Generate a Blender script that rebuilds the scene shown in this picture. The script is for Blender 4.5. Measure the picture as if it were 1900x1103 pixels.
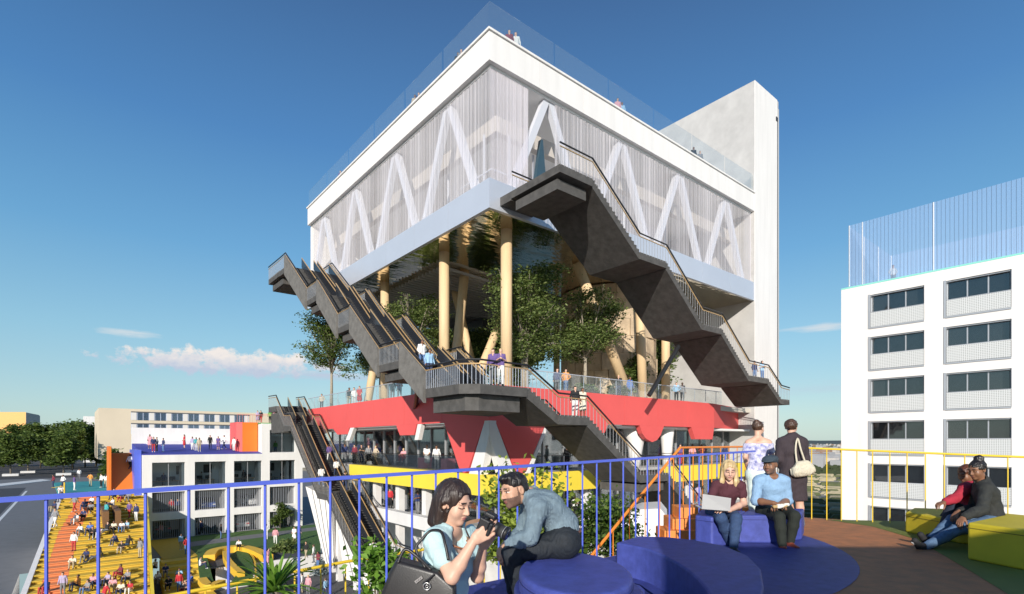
import bpy, math, random
import numpy as np
from mathutils import Vector, Matrix, Quaternion
random.seed(7); rng = np.random.default_rng(7)
S = bpy.context.scene; COL = S.collection
for o in list(bpy.data.objects): bpy.data.objects.remove(o)
R = math.radians
# ---------------------------------------------------------------- camera
# site axes: x runs along the pavilion's right face, y along its left face, origin at its front corner
ER = (0.7707423, 0.6371470); CAM = Vector((-18.74, -24.74, 11.0))
cd = bpy.data.cameras.new('camera'); cam = bpy.data.objects.new('camera', cd); COL.objects.link(cam)
cam.location = CAM
fw = Vector((ER[1], ER[0], 0)); cam.rotation_euler = fw.to_track_quat('-Z', 'Y').to_euler()
cd.sensor_width = 36; cd.lens = 36*992/1900; cd.shift_y = 270.5/1900; cd.clip_start = .05; cd.clip_end = 20000
S.camera = cam
S.render.resolution_x = 1024; S.render.resolution_y = 594
def W(u, v, Y):                       # a photograph pixel at a known distance -> site point
    x = (u-950)/992*Y; z = (822-v)/992*Y
    return Vector((ER[0]*x+ER[1]*Y+CAM.x, -ER[1]*x+ER[0]*Y+CAM.y, z+CAM.z))
def D(x, y, z=0):                     # a direction (right, away, up) -> site axes
    return Vector((ER[0]*x+ER[1]*y, -ER[1]*x+ER[0]*y, z))
def on(u, v, ax, val):                # the pixel's ray met with a site plane
    d = W(u, v, 1)-CAM; t = (val-CAM[ax])/d[ax]
    return CAM+d*t
# ---------------------------------------------------------------- light
SUN_EL = 19.0
sd = D(-.18, -.984); sd.normalize(); sdir = Vector((sd.x*math.cos(R(SUN_EL)), sd.y*math.cos(R(SUN_EL)), math.sin(R(SUN_EL))))
ld = bpy.data.lights.new('sun', 'SUN'); ld.energy = 3.95; ld.angle = R(.5); ld.color = (1, .94, .85)
sun = bpy.data.objects.new('sun', ld); COL.objects.link(sun); sun.location = (-60, -60, 90)
sun.rotation_euler = (-sdir).to_track_quat('-Z', 'Y').to_euler()
wd = bpy.data.worlds.new('World'); S.world = wd; wd.use_nodes = True
wt = wd.node_tree; wn = wt.nodes; wl = wt.links; wn.clear()
def N(t, ty, **k):
    n = t.nodes.new(ty)
    for a, b in k.items(): setattr(n, a, b)
    return n
sky = N(wt, 'ShaderNodeTexSky', sky_type='NISHITA'); sky.sun_disc = False
sky.sun_elevation = R(SUN_EL); sky.sun_rotation = math.atan2(sdir.x, sdir.y); sky.altitude = 50
sky.air_density = 1.0; sky.dust_density = .5; sky.ozone_density = 1.6
bg = N(wt, 'ShaderNodeBackground'); bg.inputs[1].default_value = .145
wo = N(wt, 'ShaderNodeOutputWorld')
tc = N(wt, 'ShaderNodeTexCoord'); sx = N(wt, 'ShaderNodeSeparateXYZ'); wl.new(tc.outputs['Generated'], sx.inputs[0])
def M_(op, a, b=None, c=None, t=wt):
    n = N(t, 'ShaderNodeMath', operation=op)
    for i, q in enumerate((a, b, c)):
        if q is None: continue
        if isinstance(q, (int, float)): n.inputs[i].default_value = q
        else: t.links.new(q, n.inputs[i])
    return n.outputs[0]
az = M_('ARCTAN2', sx.outputs[0], sx.outputs[1]); el = M_('ARCSINE', sx.outputs[2])
H0 = math.atan2(fw.x, fw.y)
cx = N(wt, 'ShaderNodeCombineXYZ'); wl.new(az, cx.inputs[0]); wl.new(el, cx.inputs[1])
def noise(sc, det, rough=.55, sxy=(1, 1)):
    mp = N(wt, 'ShaderNodeMapping'); wl.new(cx.outputs[0], mp.inputs[0]); mp.inputs['Scale'].default_value = (sxy[0], sxy[1], 1)
    n = N(wt, 'ShaderNodeTexNoise'); wl.new(mp.outputs[0], n.inputs['Vector']); n.inputs['Scale'].default_value = sc
    n.inputs['Detail'].default_value = det; n.inputs['Roughness'].default_value = rough
    return n.outputs[0]
def bank(a0, e0, wa, we, nz, gain):   # one bank of cloud round azimuth a0, elevation e0
    da = M_('DIVIDE', M_('SUBTRACT', az, a0), wa); de = M_('DIVIDE', M_('SUBTRACT', el, e0), we)
    r2 = M_('ADD', M_('MULTIPLY', da, da), M_('MULTIPLY', de, de))
    k = M_('ADD', M_('SUBTRACT', 1.0, r2), M_('MULTIPLY', M_('SUBTRACT', nz, .5), 4.4))
    n = N(wt, 'ShaderNodeClamp'); wl.new(M_('MULTIPLY', k, gain), n.inputs[0]); return n.outputs[0]
nz = noise(30, 10, .62, (1, 1.5)); nz2 = noise(18, 7, .6, (.6, 5))
b1 = bank(H0-.475, .131, .175, .0235, noise(38, 11, .66, (1, 1.15)), 1.5)
b2 = bank(H0-.33, .118, .12, .010, nz2, .6)
b3 = bank(H0+.52, .185, .06, .008, nz2, .35); b4 = bank(H0-.62, .165, .05, .006, nz2, .4); b5 = bank(H0+.45, .09, .3, .012, nz2, .22)
cm = M_('MAXIMUM', M_('MAXIMUM', b1, b2), M_('MAXIMUM', M_('MAXIMUM', b3, b4), b5))
shd = N(wt, 'ShaderNodeMapRange'); shd.inputs[1].default_value = .118; shd.inputs[2].default_value = .146
nz3 = noise(48, 8, .6, (1, 1.3)); wl.new(M_('ADD', el, M_('MULTIPLY', M_('SUBTRACT', nz3, .5), .045)), shd.inputs[0])
cc = N(wt, 'ShaderNodeMix', data_type='RGBA'); wl.new(shd.outputs[0], cc.inputs[0]); cc.inputs[6].default_value = (2.7, 3.1, 3.8, 1); cc.inputs[7].default_value = (4.6, 4.3, 4.1, 1)
tn = N(wt, 'ShaderNodeMix', data_type='RGBA', blend_type='MULTIPLY'); tn.inputs[0].default_value = 1; wl.new(sky.outputs[0], tn.inputs[6]); tn.inputs[7].default_value = (.97, 1.0, 1.02, 1)
gr = N(wt, 'ShaderNodeValToRGB'); em = N(wt, 'ShaderNodeMapRange'); wl.new(el, em.inputs[0]); em.inputs[1].default_value = 0; em.inputs[2].default_value = R(90); wl.new(em.outputs[0], gr.inputs[0])
for i_, (e_, c_) in enumerate(((0, (.44, .62, .66)), (2.5, (.42, .62, .67)), (9.8, (.285, .56, .72)), (18, (.145, .40, .68)), (27.8, (.075, .245, .545)), (39.6, (.047, .135, .33)), (90, (.025, .075, .22)))):
    q_ = gr.color_ramp.elements[0] if i_ == 0 else gr.color_ramp.elements.new(e_/90*.999); q_.color = c_+(1,)
gr.color_ramp.elements[-1].color = (.025, .075, .22, 1)
gs_ = N(wt, 'ShaderNodeVectorMath', operation='SCALE'); gs_.inputs['Scale'].default_value = .84/(.145*2**.3); wl.new(gr.outputs[0], gs_.inputs[0])
gx_ = N(wt, 'ShaderNodeMix', data_type='RGBA'); gx_.inputs[0].default_value = .8; wl.new(tn.outputs[2], gx_.inputs[6]); wl.new(gs_.outputs[0], gx_.inputs[7])
hs = N(wt, 'ShaderNodeHueSaturation'); hs.inputs['Saturation'].default_value = 1.03; wl.new(gx_.outputs[2], hs.inputs['Color'])
mx = N(wt, 'ShaderNodeMix', data_type='RGBA'); wl.new(cm, mx.inputs[0]); wl.new(hs.outputs[0], mx.inputs[6]); wl.new(cc.outputs[2], mx.inputs[7])
wl.new(mx.outputs[2], bg.inputs[0]); wl.new(bg.outputs[0], wo.inputs[0])
S.view_settings.view_transform = 'Standard'; S.view_settings.look = 'None'; S.view_settings.gamma = 1; S.view_settings.exposure = .42
S.render.engine = 'CYCLES'
S.cycles.transparent_max_bounces = 16; S.cycles.max_bounces = 7
# ---------------------------------------------------------------- materials
MATS = {}
def mat(name, col, rough=.6, metal=0., var=.0, sc=3., bump=0., bsc=None, tint=None, trans=0., spec=None, stretch=None):
    if name in MATS: return MATS[name]
    m = bpy.data.materials.new(name); m.use_nodes = True; t = m.node_tree; p = t.nodes['Principled BSDF']
    p.inputs['Roughness'].default_value = rough; p.inputs['Metallic'].default_value = metal
    if spec is not None: p.inputs['Specular IOR Level'].default_value = spec
    c = tuple(col)+(1,); p.inputs['Base Color'].default_value = c
    if var or bump:
        g = N(t, 'ShaderNodeTexCoord'); n = N(t, 'ShaderNodeTexNoise'); n.inputs['Detail'].default_value = 7; n.inputs['Roughness'].default_value = .62
        n.inputs['Scale'].default_value = sc; src = g.outputs['Object']
        if stretch:
            mp = N(t, 'ShaderNodeMapping'); mp.inputs['Scale'].default_value = stretch; t.links.new(src, mp.inputs[0]); src = mp.outputs[0]
        t.links.new(src, n.inputs['Vector'])
        if var:
            r = N(t, 'ShaderNodeMapRange'); t.links.new(n.outputs[0], r.inputs[0]); r.inputs[1].default_value = .3; r.inputs[2].default_value = .7
            x = N(t, 'ShaderNodeMix', data_type='RGBA'); t.links.new(r.outputs[0], x.inputs[0])
            lo = tint if tint else tuple(q*(1-var) for q in col)
            hi = col if tint else tuple(min(1, q*(1+var*.6)) for q in col)
            x.inputs[6].default_value = tuple(lo)+(1,); x.inputs[7].default_value = tuple(hi)+(1,)
            t.links.new(x.outputs[2], p.inputs['Base Color'])
        if bump:
            n2 = n
            if bsc:
                n2 = N(t, 'ShaderNodeTexNoise'); n2.inputs['Scale'].default_value = bsc; n2.inputs['Detail'].default_value = 5; t.links.new(src, n2.inputs['Vector'])
            b = N(t, 'ShaderNodeBump'); b.inputs['Strength'].default_value = bump; b.inputs['Distance'].default_value = .03
            t.links.new(n2.outputs[0], b.inputs['Height']); t.links.new(b.outputs[0], p.inputs['Normal'])
    MATS[name] = m; return m
def glass(name, tint=(.9, .95, .97), refl=.12, dens=0.0, dcol=(.8, .85, .9), fr=.75):
    m = bpy.data.materials.new(name); m.use_nodes = True; t = m.node_tree; t.nodes.clear()
    o = N(t, 'ShaderNodeOutputMaterial'); tr = N(t, 'ShaderNodeBsdfTransparent'); tr.inputs[0].default_value = tint+(1,)
    gl = N(t, 'ShaderNodeBsdfGlossy'); gl.inputs['Roughness'].default_value = .03
    lw = N(t, 'ShaderNodeLayerWeight'); lw.inputs[0].default_value = .35
    f = M_('MULTIPLY_ADD', lw.outputs['Fresnel'], fr, refl*.4, t=t)
    mx = N(t, 'ShaderNodeMixShader'); t.links.new(f, mx.inputs[0]); t.links.new(tr.outputs[0], mx.inputs[1]); t.links.new(gl.outputs[0], mx.inputs[2])
    last = mx.outputs[0]
    if dens:
        df = N(t, 'ShaderNodeBsdfDiffuse'); df.inputs[0].default_value = dcol+(1,)
        m2 = N(t, 'ShaderNodeMixShader'); m2.inputs[0].default_value = dens; t.links.new(last, m2.inputs[1]); t.links.new(df.outputs[0], m2.inputs[2]); last = m2.outputs[0]
    t.links.new(last, o.inputs[0]); MATS[name] = m; return m
def leafmat(name, c0, c1, c2):
    m = bpy.data.materials.new(name); m.use_nodes = True; t = m.node_tree; t.nodes.clear()
    o = N(t, 'ShaderNodeOutputMaterial'); g = N(t, 'ShaderNodeNewGeometry'); cr = N(t, 'ShaderNodeValToRGB')
    t.links.new(g.outputs['Random Per Island'], cr.inputs[0]); e = cr.color_ramp.elements
    e[0].color = c0+(1,); e[1].color = c2+(1,); q = e.new(.55); q.color = c1+(1,)
    d = N(t, 'ShaderNodeBsdfPrincipled'); d.inputs['Roughness'].default_value = .5; d.inputs['Specular IOR Level'].default_value = .3; t.links.new(cr.outputs[0], d.inputs['Base Color'])
    tl = N(t, 'ShaderNodeBsdfTranslucent'); t.links.new(cr.outputs[0], tl.inputs[0])
    mx = N(t, 'ShaderNodeMixShader'); mx.inputs[0].default_value = .38; t.links.new(d.outputs[0], mx.inputs[1]); t.links.new(tl.outputs[0], mx.inputs[2])
    t.links.new(mx.outputs[0], o.inputs[0]); MATS[name] = m; return m
WHITE = mat('white_render', (.80, .775, .75), .75, var=.075, sc=1.4, bump=.08, bsc=30, stretch=(1, 1, .09))
WHITEB = mat('white_concrete', (.74, .72, .70), .8, var=.10, sc=.5, bump=.12, bsc=25)
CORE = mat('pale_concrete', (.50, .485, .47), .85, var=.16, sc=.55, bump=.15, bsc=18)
FASCIA = mat('pale_metal_panel', (.62, .65, .72), .42, .35, var=.04, sc=.3)
RED = mat('coral_red_panel', (.74, .105, .10), .62, var=.05, sc=.4, bump=.04, bsc=12)
YEL = mat('lemon_yellow_panel', (.86, .66, .06), .6, var=.05, sc=.6)
YSTEP = mat('sun_yellow_rubber', (.74, .49, .055), .75, var=.14, sc=.8, bump=.08, bsc=40)
OSTEP = mat('orange_rubber', (.80, .27, .10), .75, var=.10, sc=.8, bump=.08, bsc=40)
ORANGE = mat('orange_panel', (.80, .20, .022), .6, var=.06, sc=.5)
ORAIL = mat('orange_paint', (.82, .25, .035), .4)
TEAL = mat('teal_rubber', (.035, .30, .30), .8, var=.15, sc=.5)
BLUE = mat('cobalt_blue_rubber', (.060, .080, .34), .58, var=.24, sc=11, bump=.08, bsc=70)
BLUEF = mat('deep_blue_floor', (.042, .057, .25), .62, var=.28, sc=9, bump=.08, bsc=70)
BRAIL = mat('blue_paint', (.105, .155, .66), .35)
YRAIL = mat('yellow_paint', (.80, .55, .04), .4)
STAIR = mat('charcoal_cast_panel', (.088, .083, .078), .8, var=.35, sc=2.2, bump=.5, bsc=9)
STAIRL = mat('grey_cast_panel', (.165, .155, .142), .85, var=.28, sc=2.6, bump=.6, bsc=8)
BLACK = mat('black_metal', (.018, .018, .02), .38, .0)
GOLD = mat('brass_strip', (.70, .46, .22), .35, .55)
DARK = mat('dark_interior', (.035, .035, .04), .7)
MULL = mat('grey_mullion', (.42, .42, .43), .45, .3)
WOOD = mat('pale_timber_column', (.72, .52, .30), .65, var=.10, sc=1.2, stretch=(4, 4, .5))
STONE = mat('beige_cut_stone', (.55, .42, .28), .85, var=.35, sc=.9, bump=.8, bsc=1.6)
GRASS = mat('short_lawn', (.060, .135, .022), .9, var=.3, sc=2.5, bump=.4, bsc=40)
ASPH = mat('grey_paving', (.17, .17, .175), .85, var=.12, sc=.8, bump=.1, bsc=25)
ROAD = mat('dark_asphalt', (.05, .05, .055), .85, var=.15, sc=.5)
PLAZA = mat('plaza_asphalt', (.10, .10, .105), .85, var=.2, sc=.7)
LINE = mat('road_line_paint', (.72, .72, .70), .7)
BARKP = mat('pale_bark', (.36, .31, .24), .9, var=.25, sc=8, bump=.5, bsc=20); BARK = mat('grey_bark', (.20, .165, .125), .9, var=.3, sc=8, bump=.5, bsc=20, stretch=(1, 1, .25))
BARKD = mat('brown_bark', (.10, .075, .05), .9, var=.3, sc=8)
BEIGE = mat('sand_render', (.66, .56, .42), .8, var=.06, sc=.1)
CEIL = mat('office_white', (.82, .81, .79), .8)
FLOORG = mat('garage_floor', (.42, .41, .40), .8, var=.15, sc=.4)
ROOFG = glass('pale_roof_glass', (.975, .99, .992), .05, .03, (.75, .9, .95), .16); GLASS = glass('clear_glass'); GLASSB = glass('blue_tinted_glass', (.86, .92, .95), .12, .04, (.55, .70, .85))
GLASSD = glass('shaded_window_glass', (.62, .65, .67), .22)
LEAF_A = leafmat('leaf_mid', (.04, .07, .016), (.11, .165, .035), (.19, .25, .06))
LEAF_D = leafmat('leaf_dark', (.055, .09, .022), (.15, .21, .055), (.27, .32, .11))
LEAF_L = leafmat('leaf_lime', (.08, .12, .015), (.24, .32, .045), (.40, .48, .09))
LEAF_P = leafmat('leaf_palm', (.05, .12, .015), (.13, .27, .03), (.25, .42, .07))
# ---------------------------------------------------------------- builders
class MB:
    def __init__(s): s.v = []; s.f = []; s.m = []
    def poly(s, pts, m=0):
        i = len(s.v); s.v += [tuple(p) for p in pts]; s.f.append(tuple(range(i, i+len(pts)))); s.m.append(m)
    def hexa(s, P, m=0):              # 8 points: bottom ring, top ring
        i = len(s.v); s.v += [tuple(p) for p in P]
        for q in ((3, 2, 1, 0), (4, 5, 6, 7), (0, 1, 5, 4), (1, 2, 6, 5), (2, 3, 7, 6), (3, 0, 4, 7)): s.f.append(tuple(i+k for k in q)); s.m.append(m)
        return s
    def box(s, x0, x1, y0, y1, z0, z1, m=0):
        return s.hexa([(x0, y0, z0), (x1, y0, z0), (x1, y1, z0), (x0, y1, z0), (x0, y0, z1), (x1, y0, z1), (x1, y1, z1), (x0, y1, z1)], m)
    def prism(s, A, B, m=0):          # two matching outlines joined
        n = len(A); i = len(s.v); s.v += [tuple(p) for p in A]+[tuple(p) for p in B]
        s.f.append(tuple(range(i+n-1, i-1, -1))); s.f.append(tuple(range(i+n, i+2*n))); s.m += [m, m]
        for k in range(n): s.f.append((i+k, i+(k+1) % n, i+n+(k+1) % n, i+n+k)); s.m.append(m)
        return s
    def up(s, pts, z0, z1, m=0): return s.prism([(p[0], p[1], z0) for p in pts], [(p[0], p[1], z1) for p in pts], m)
    def tube(s, P, r, n=6, m=0, r1=None, cap=True):
        P = [Vector(p) for p in P]; K = len(P); r1 = r if r1 is None else r1; i = len(s.v); pn = None
        for k, p in enumerate(P):
            d = (P[min(k+1, K-1)]-P[max(k-1, 0)]).normalized()
            if pn is None: a = d.orthogonal().normalized()
            else:
                a = pn-d*pn.dot(d); a = a.normalized() if a.length > 1e-6 else d.orthogonal().normalized()
            pn = a; b = d.cross(a); rr = r+(r1-r)*k/max(1, K-1)
            for q in range(n):
                t = 2*math.pi*q/n; s.v.append(tuple(p+a*(rr*math.cos(t))+b*(rr*math.sin(t))))
        for k in range(K-1):
            for q in range(n):
                s.f.append((i+k*n+q, i+k*n+(q+1) % n, i+(k+1)*n+(q+1) % n, i+(k+1)*n+q)); s.m.append(m)
        if cap:
            s.f.append(tuple(i+q for q in range(n-1, -1, -1))); s.f.append(tuple(i+(K-1)*n+q for q in range(n))); s.m += [m, m]
        return s
    def mesh(s, name, mats, smooth=False):
        me = bpy.data.meshes.new(name); me.from_pydata(s.v, [], s.f)
        for m in (mats if isinstance(mats, (list, tuple)) else [mats]): me.materials.append(m)
        me.polygons.foreach_set('material_index', s.m)
        if smooth: me.polygons.foreach_set('use_smooth', [True]*len(s.f))
        me.update(); return me
    def build(s, name, mats, parent=None, smooth=False, **k): return link(name, s.mesh(name, mats, smooth), parent, **k)
def link(name, me, parent=None, loc=None, **k):
    o = bpy.data.objects.new(name, me); COL.objects.link(o)
    if parent is not None: o.parent = parent
    if loc is not None: o.location = loc
    for a, b in k.items(): o[a] = b
    return o
def thing(name, label, cat, group=None, loc=(0, 0, 0), rz=0.):
    o = bpy.data.objects.new(name, None); COL.objects.link(o); o.location = loc; o.rotation_euler.z = rz; o.empty_display_size = .3
    o['label'] = label; o['category'] = cat
    if group: o['group'] = group
    return o
def tag(o, label, cat, group=None):
    o['label'] = label; o['category'] = cat
    if group: o['group'] = group
    return o
def B(x0, x1, y0, y1, z0, z1): return MB().box(x0, x1, y0, y1, z0, z1)
def bevel(o, w=.01, n=2):
    m = o.modifiers.new('bevel', 'BEVEL'); m.width = w; m.segments = n; m.limit_method = 'ANGLE'; return o
def arr_mesh(name, V, F, mats, mi=None, smooth=True):
    me = bpy.data.meshes.new(name); V = np.asarray(V, np.float32); F = np.asarray(F, np.int32); n = len(F); k = F.shape[1]
    me.vertices.add(len(V)); me.vertices.foreach_set('co', V.ravel()); me.loops.add(n*k); me.loops.foreach_set('vertex_index', F.ravel())
    me.polygons.add(n); me.polygons.foreach_set('loop_start', np.arange(0, n*k, k, dtype=np.int32))
    for m in (mats if isinstance(mats, (list, tuple)) else [mats]): me.materials.append(m)
    if mi is not None: me.polygons.foreach_set('material_index', np.asarray(mi, np.int32))
    me.polygons.foreach_set('use_smooth', np.full(n, smooth)); me.update(calc_edges=True); me.validate(); return me
# ================================================================ the setting
def sheet(name, pts, z, m): 
    mb = MB(); mb.poly([(p[0], p[1], z) for p in pts]); return mb.build(name, m, kind='structure')
def rects(name, rs, z, m):
    mb = MB()
    for x0, x1, y0, y1 in rs: mb.poly([(x0, y0, z), (x1, y0, z), (x1, y1, z), (x0, y1, z)])
    return mb.build(name, m, kind='structure')
fm = bpy.data.materials.new('patchwork_fields'); fm.use_nodes = True; ft = fm.node_tree; fp = ft.nodes['Principled BSDF']; fp.inputs['Roughness'].default_value = .95
g = N(ft, 'ShaderNodeTexCoord'); mp = N(ft, 'ShaderNodeMapping'); mp.inputs['Rotation'].default_value = (0, 0, .5); mp.inputs['Scale'].default_value = (1, .45, 1); ft.links.new(g.outputs['Object'], mp.inputs[0])
vo = N(ft, 'ShaderNodeTexVoronoi'); vo.inputs['Scale'].default_value = .045; ft.links.new(mp.outputs[0], vo.inputs['Vector'])
cr = N(ft, 'ShaderNodeValToRGB'); ft.links.new(vo.outputs['Color'], cr.inputs[0])
for i, (p_, c_) in enumerate(((.0, (.26, .24, .15)), (.3, (.50, .45, .34)), (.5, (.16, .16, .085)), (.75, (.60, .54, .45)), (1, (.28, .27, .17)))):
    e = cr.color_ramp.elements[0] if i == 0 else (cr.color_ramp.elements[-1] if i == 4 else cr.color_ramp.elements.new(p_)); e.color = c_+(1,); e.position = p_
n1 = N(ft, 'ShaderNodeTexNoise'); n1.inputs['Scale'].default_value = .35; n1.inputs['Detail'].default_value = 8; n1.inputs['Roughness'].default_value = .7; ft.links.new(mp.outputs[0], n1.inputs['Vector'])
wv = N(ft, 'ShaderNodeTexWave'); wv.inputs['Scale'].default_value = .035; wv.inputs['Distortion'].default_value = 5; ft.links.new(mp.outputs[0], wv.inputs['Vector'])
mm = N(ft, 'ShaderNodeMix', data_type='RGBA', blend_type='MULTIPLY'); mm.inputs[0].default_value = .85; ft.links.new(cr.outputs[0], mm.inputs[6])
m3 = N(ft, 'ShaderNodeMix', data_type='RGBA'); ft.links.new(n1.outputs[0], m3.inputs[0]); m3.inputs[7].default_value = (1.0, .97, .92, 1); m3.inputs[6].default_value = (.35, .35, .35, 1)
ft.links.new(m3.outputs[2], mm.inputs[7]); ft.links.new(mm.outputs[2], fp.inputs['Base Color'])
HX0, HX1, HY0, HY1 = -22.0, 40.0, -14.6, 28.0; HZ = 36.0
rects('pavement', [(-400, HX0, -120, 420), (HX0, 52, HZ, 420), (-9.2, 52, HY1, HZ), (HX1, 52, -120, HY1), (HX0, HX1, -120, HY0)], 0, ASPH)
rects('fields', [(52, 9000, -9000, 9000), (-400, 52, 420, 9000), (-400, 52, -9000, -120), (-9000, -400, -9000, 9000)], 0, fm)
rects('plaza', [(HX0, HX1, HY0, HY1), (HX0, -9.2, HY1, HZ)], -2, PLAZA)
mb = MB()
mb.box(HX0-.3, HX0, HY0, HZ, -2, -.004).box(HX1, HX1+.3, HY0, HY1, -2, -.004).box(-9.2, HX1, HY1, HY1+.3, -2, -.004).box(-9.2, -8.9, HY1, HZ, -2, -.005)
mb.build('plaza_retaining_wall', WHITEB, kind='structure')
rects('road', [(-70, -27, -120, 152)], .004, ROAD)
mb = MB()
mb.poly([(-26.9, -60, .006), (-26.55, -60, .006), (-26.2, 140, .006), (-26.6, 140, .006)]); mb.build('road_marking', LINE, kind='structure')
a_, b_ = on(-60, 910, 2, 0), on(96, 892, 2, 0); mb = MB(); dn = Vector((-.35, 1, 0))*7
mb.up([a_, b_, b_+dn, a_+dn], 0, .12); mb.build('kerb', LINE, kind='structure')
rects('side_street', [(-60, -9, 195, 420)], .004, ROAD)
# far hills along the horizon
mb = MB()
for a0, a1, dist, hh in ((-1.3, 1.3, 7000, 60),):
    K = 60; pts = []
    for i in range(K+1):
        t = H0+a0+(a1-a0)*i/K; h = 11+hh*(.35+.5*abs(math.sin(i*.37)*math.cos(i*.11+1)))*(1 if i > K*.5 else .6)
        pts.append((math.sin(t)*dist+CAM.x, math.cos(t)*dist+CAM.y, h))
    for i in range(K):
        p, q = pts[i], pts[i+1]; k = .82; k2 = 1.12
        f_ = lambda r, s, z: (CAM.x+(r[0]-CAM.x)*s, CAM.y+(r[1]-CAM.y)*s, z)
        mb.poly([f_(p, k, 0), f_(q, k, 0), q, p]); mb.poly([p, q, f_(q, k2, 0), f_(p, k2, 0)])
mb.build('far_hills', mat('hazed_wooded_hill', (.07, .09, .08), .95, var=.3, sc=.01), kind='structure')  # blue of the distant haze is mixed into the hill colour

# ================================================================ exhibition pavilion
L, Wd = 31.9, 30.75
pav = thing('exhibition_pavilion', 'white curtained box pavilion raised on timber columns above a coral red terrace band', 'building')
def part(name, mb, m, parent=pav, **k): return mb.build(name, m, parent, **k)
part('roof_slab', B(.3, L, .3, Wd-.3, 34.0, 34.3), WHITE)
for k in range(8):
    part('roof_fascia', B(L*k/8+(.012 if k else 0), L*(k+1)/8-.012, 0, .3, 33.25, 34.95), WHITE); part('roof_fascia', B(0, .3, max(.302, Wd*k/8+.012), min(Wd-.302, Wd*(k+1)/8-.012), 33.25, 34.95), WHITE)
part('roof_fascia', B(0, L, Wd-.3, Wd, 33.25, 34.95), WHITE)
part('roof_cap', B(-.1, L, -.1, .4, 34.953, 35.08), WHITE); part('roof_cap', B(-.1, .4, .402, Wd+.1, 34.953, 35.08), WHITE)
n = 7
for k in range(n):                                            # the panels of the floor edge, on both visible faces
    part('fascia_panel', B(L*k/n+(.012 if k else 0), L*(k+1)/n-.012, 0, .25, 24.66, 26.4), FASCIA)
    part('fascia_panel', B(0, .25, max(.252, Wd*k/n+.012), Wd*(k+1)/n-.012, 24.66, 26.4), FASCIA)
sm = bpy.data.materials.new('mirror_soffit'); sm.use_nodes = True; t_ = sm.node_tree; p_ = t_.nodes['Principled BSDF']
p_.inputs['Base Color'].default_value = (.80, .71, .55, 1); p_.inputs['Metallic'].default_value = 1; p_.inputs['Roughness'].default_value = .07
g = N(t_, 'ShaderNodeTexCoord'); w_ = N(t_, 'ShaderNodeTexNoise'); w_.inputs['Scale'].default_value = .55; w_.inputs['Detail'].default_value = 2
mp = N(t_, 'ShaderNodeMapping'); mp.inputs['Scale'].default_value = (1.0, 2.4, 1); t_.links.new(g.outputs['Object'], mp.inputs[0]); t_.links.new(mp.outputs[0], w_.inputs[0])
bp = N(t_, 'ShaderNodeBump'); bp.inputs['Strength'].default_value = .16; bp.inputs['Distance'].default_value = .35; t_.links.new(w_.outputs[0], bp.inputs['Height']); t_.links.new(bp.outputs[0], p_.inputs['Normal'])
part('mirror_soffit', B(.25, L, .25, Wd-.3, 24.663, 24.75), sm)
part('exhibition_floor', B(.25, L, .25, Wd-.3, 26.2, 26.38), CEIL)
part('rear_wall', B(.3, L, Wd-.3, Wd, 24.66, 33.25), WHITE)
part('ceiling', B(.3, L, .3, Wd-.3, 33.1, 33.24), CEIL)
mb = MB()
for k in range(32):
    y = 10+k*.56; mb.hexa([(3, y, 24.3), (24, y+2.5, 24.3), (24, y+2.62, 24.3), (3, y+.12, 24.3), (3, y, 24.5), (24, y+2.5, 24.5), (24, y+2.62, 24.5), (3, y+.12, 24.5)])
part('ceiling_slats', mb, MULL, kind='stuff')
part('dark_depth_box', B(15, 24, 21, 28, 20.6, 24.2), mat('painted_depth_grey', (.07, .075, .08), .3))  # dark box standing in for the dim depth under the raised box
for x in (15.3, 18.2, 21.1): part('sky_patch_panel', B(x, x+2.6, 20.95, 21, 20.8, 22.2), mat('painted_sky_blue', (.12, .42, .62), .25))  # opaque blue panels painted as sky seen through
# thread curtain hung behind the glass line of the upper box
cu = bpy.data.materials.new('white_thread_curtain'); cu.use_nodes = True; t_ = cu.node_tree; t_.nodes.clear()
o_ = N(t_, 'ShaderNodeOutputMaterial'); g = N(t_, 'ShaderNodeTexCoord'); sp = N(t_, 'ShaderNodeSeparateXYZ'); t_.links.new(g.outputs['Object'], sp.inputs[0])
s_ = M_('ADD', sp.outputs[0], M_('MULTIPLY', sp.outputs[1], 1.13, t=t_), t=t_); cb = N(t_, 'ShaderNodeCombineXYZ'); t_.links.new(s_, cb.inputs[0])
na = N(t_, 'ShaderNodeTexNoise'); na.inputs['Scale'].default_value = 9.0; na.inputs['Detail'].default_value = 3; na.inputs['Roughness'].default_value = .8; t_.links.new(cb.outputs[0], na.inputs[0])
nb = N(t_, 'ShaderNodeTexNoise'); nb.inputs['Scale'].default_value = .35; nb.inputs['Detail'].default_value = 1; t_.links.new(cb.outputs[0], nb.inputs[0])
al = M_('ADD', M_('MULTIPLY_ADD', M_('SUBTRACT', na.outputs[0], .5, t=t_), 1.75, .37, t=t_), M_('MULTIPLY', M_('SUBTRACT', nb.outputs[0], .5, t=t_), .8, t=t_), t=t_)
cl = N(t_, 'ShaderNodeClamp'); t_.links.new(al, cl.inputs[0]); cl.inputs[1].default_value = .06; cl.inputs[2].default_value = .82
tr = N(t_, 'ShaderNodeBsdfTransparent'); df = N(t_, 'ShaderNodeBsdfDiffuse'); df.inputs[0].default_value = (.88, .855, .90, 1); tl = N(t_, 'ShaderNodeBsdfTranslucent'); tl.inputs[0].default_value = (.88, .85, .90, 1)
m1 = N(t_, 'ShaderNodeMixShader'); m1.inputs[0].default_value = .35; t_.links.new(df.outputs[0], m1.inputs[1]); t_.links.new(tl.outputs[0], m1.inputs[2])
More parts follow.
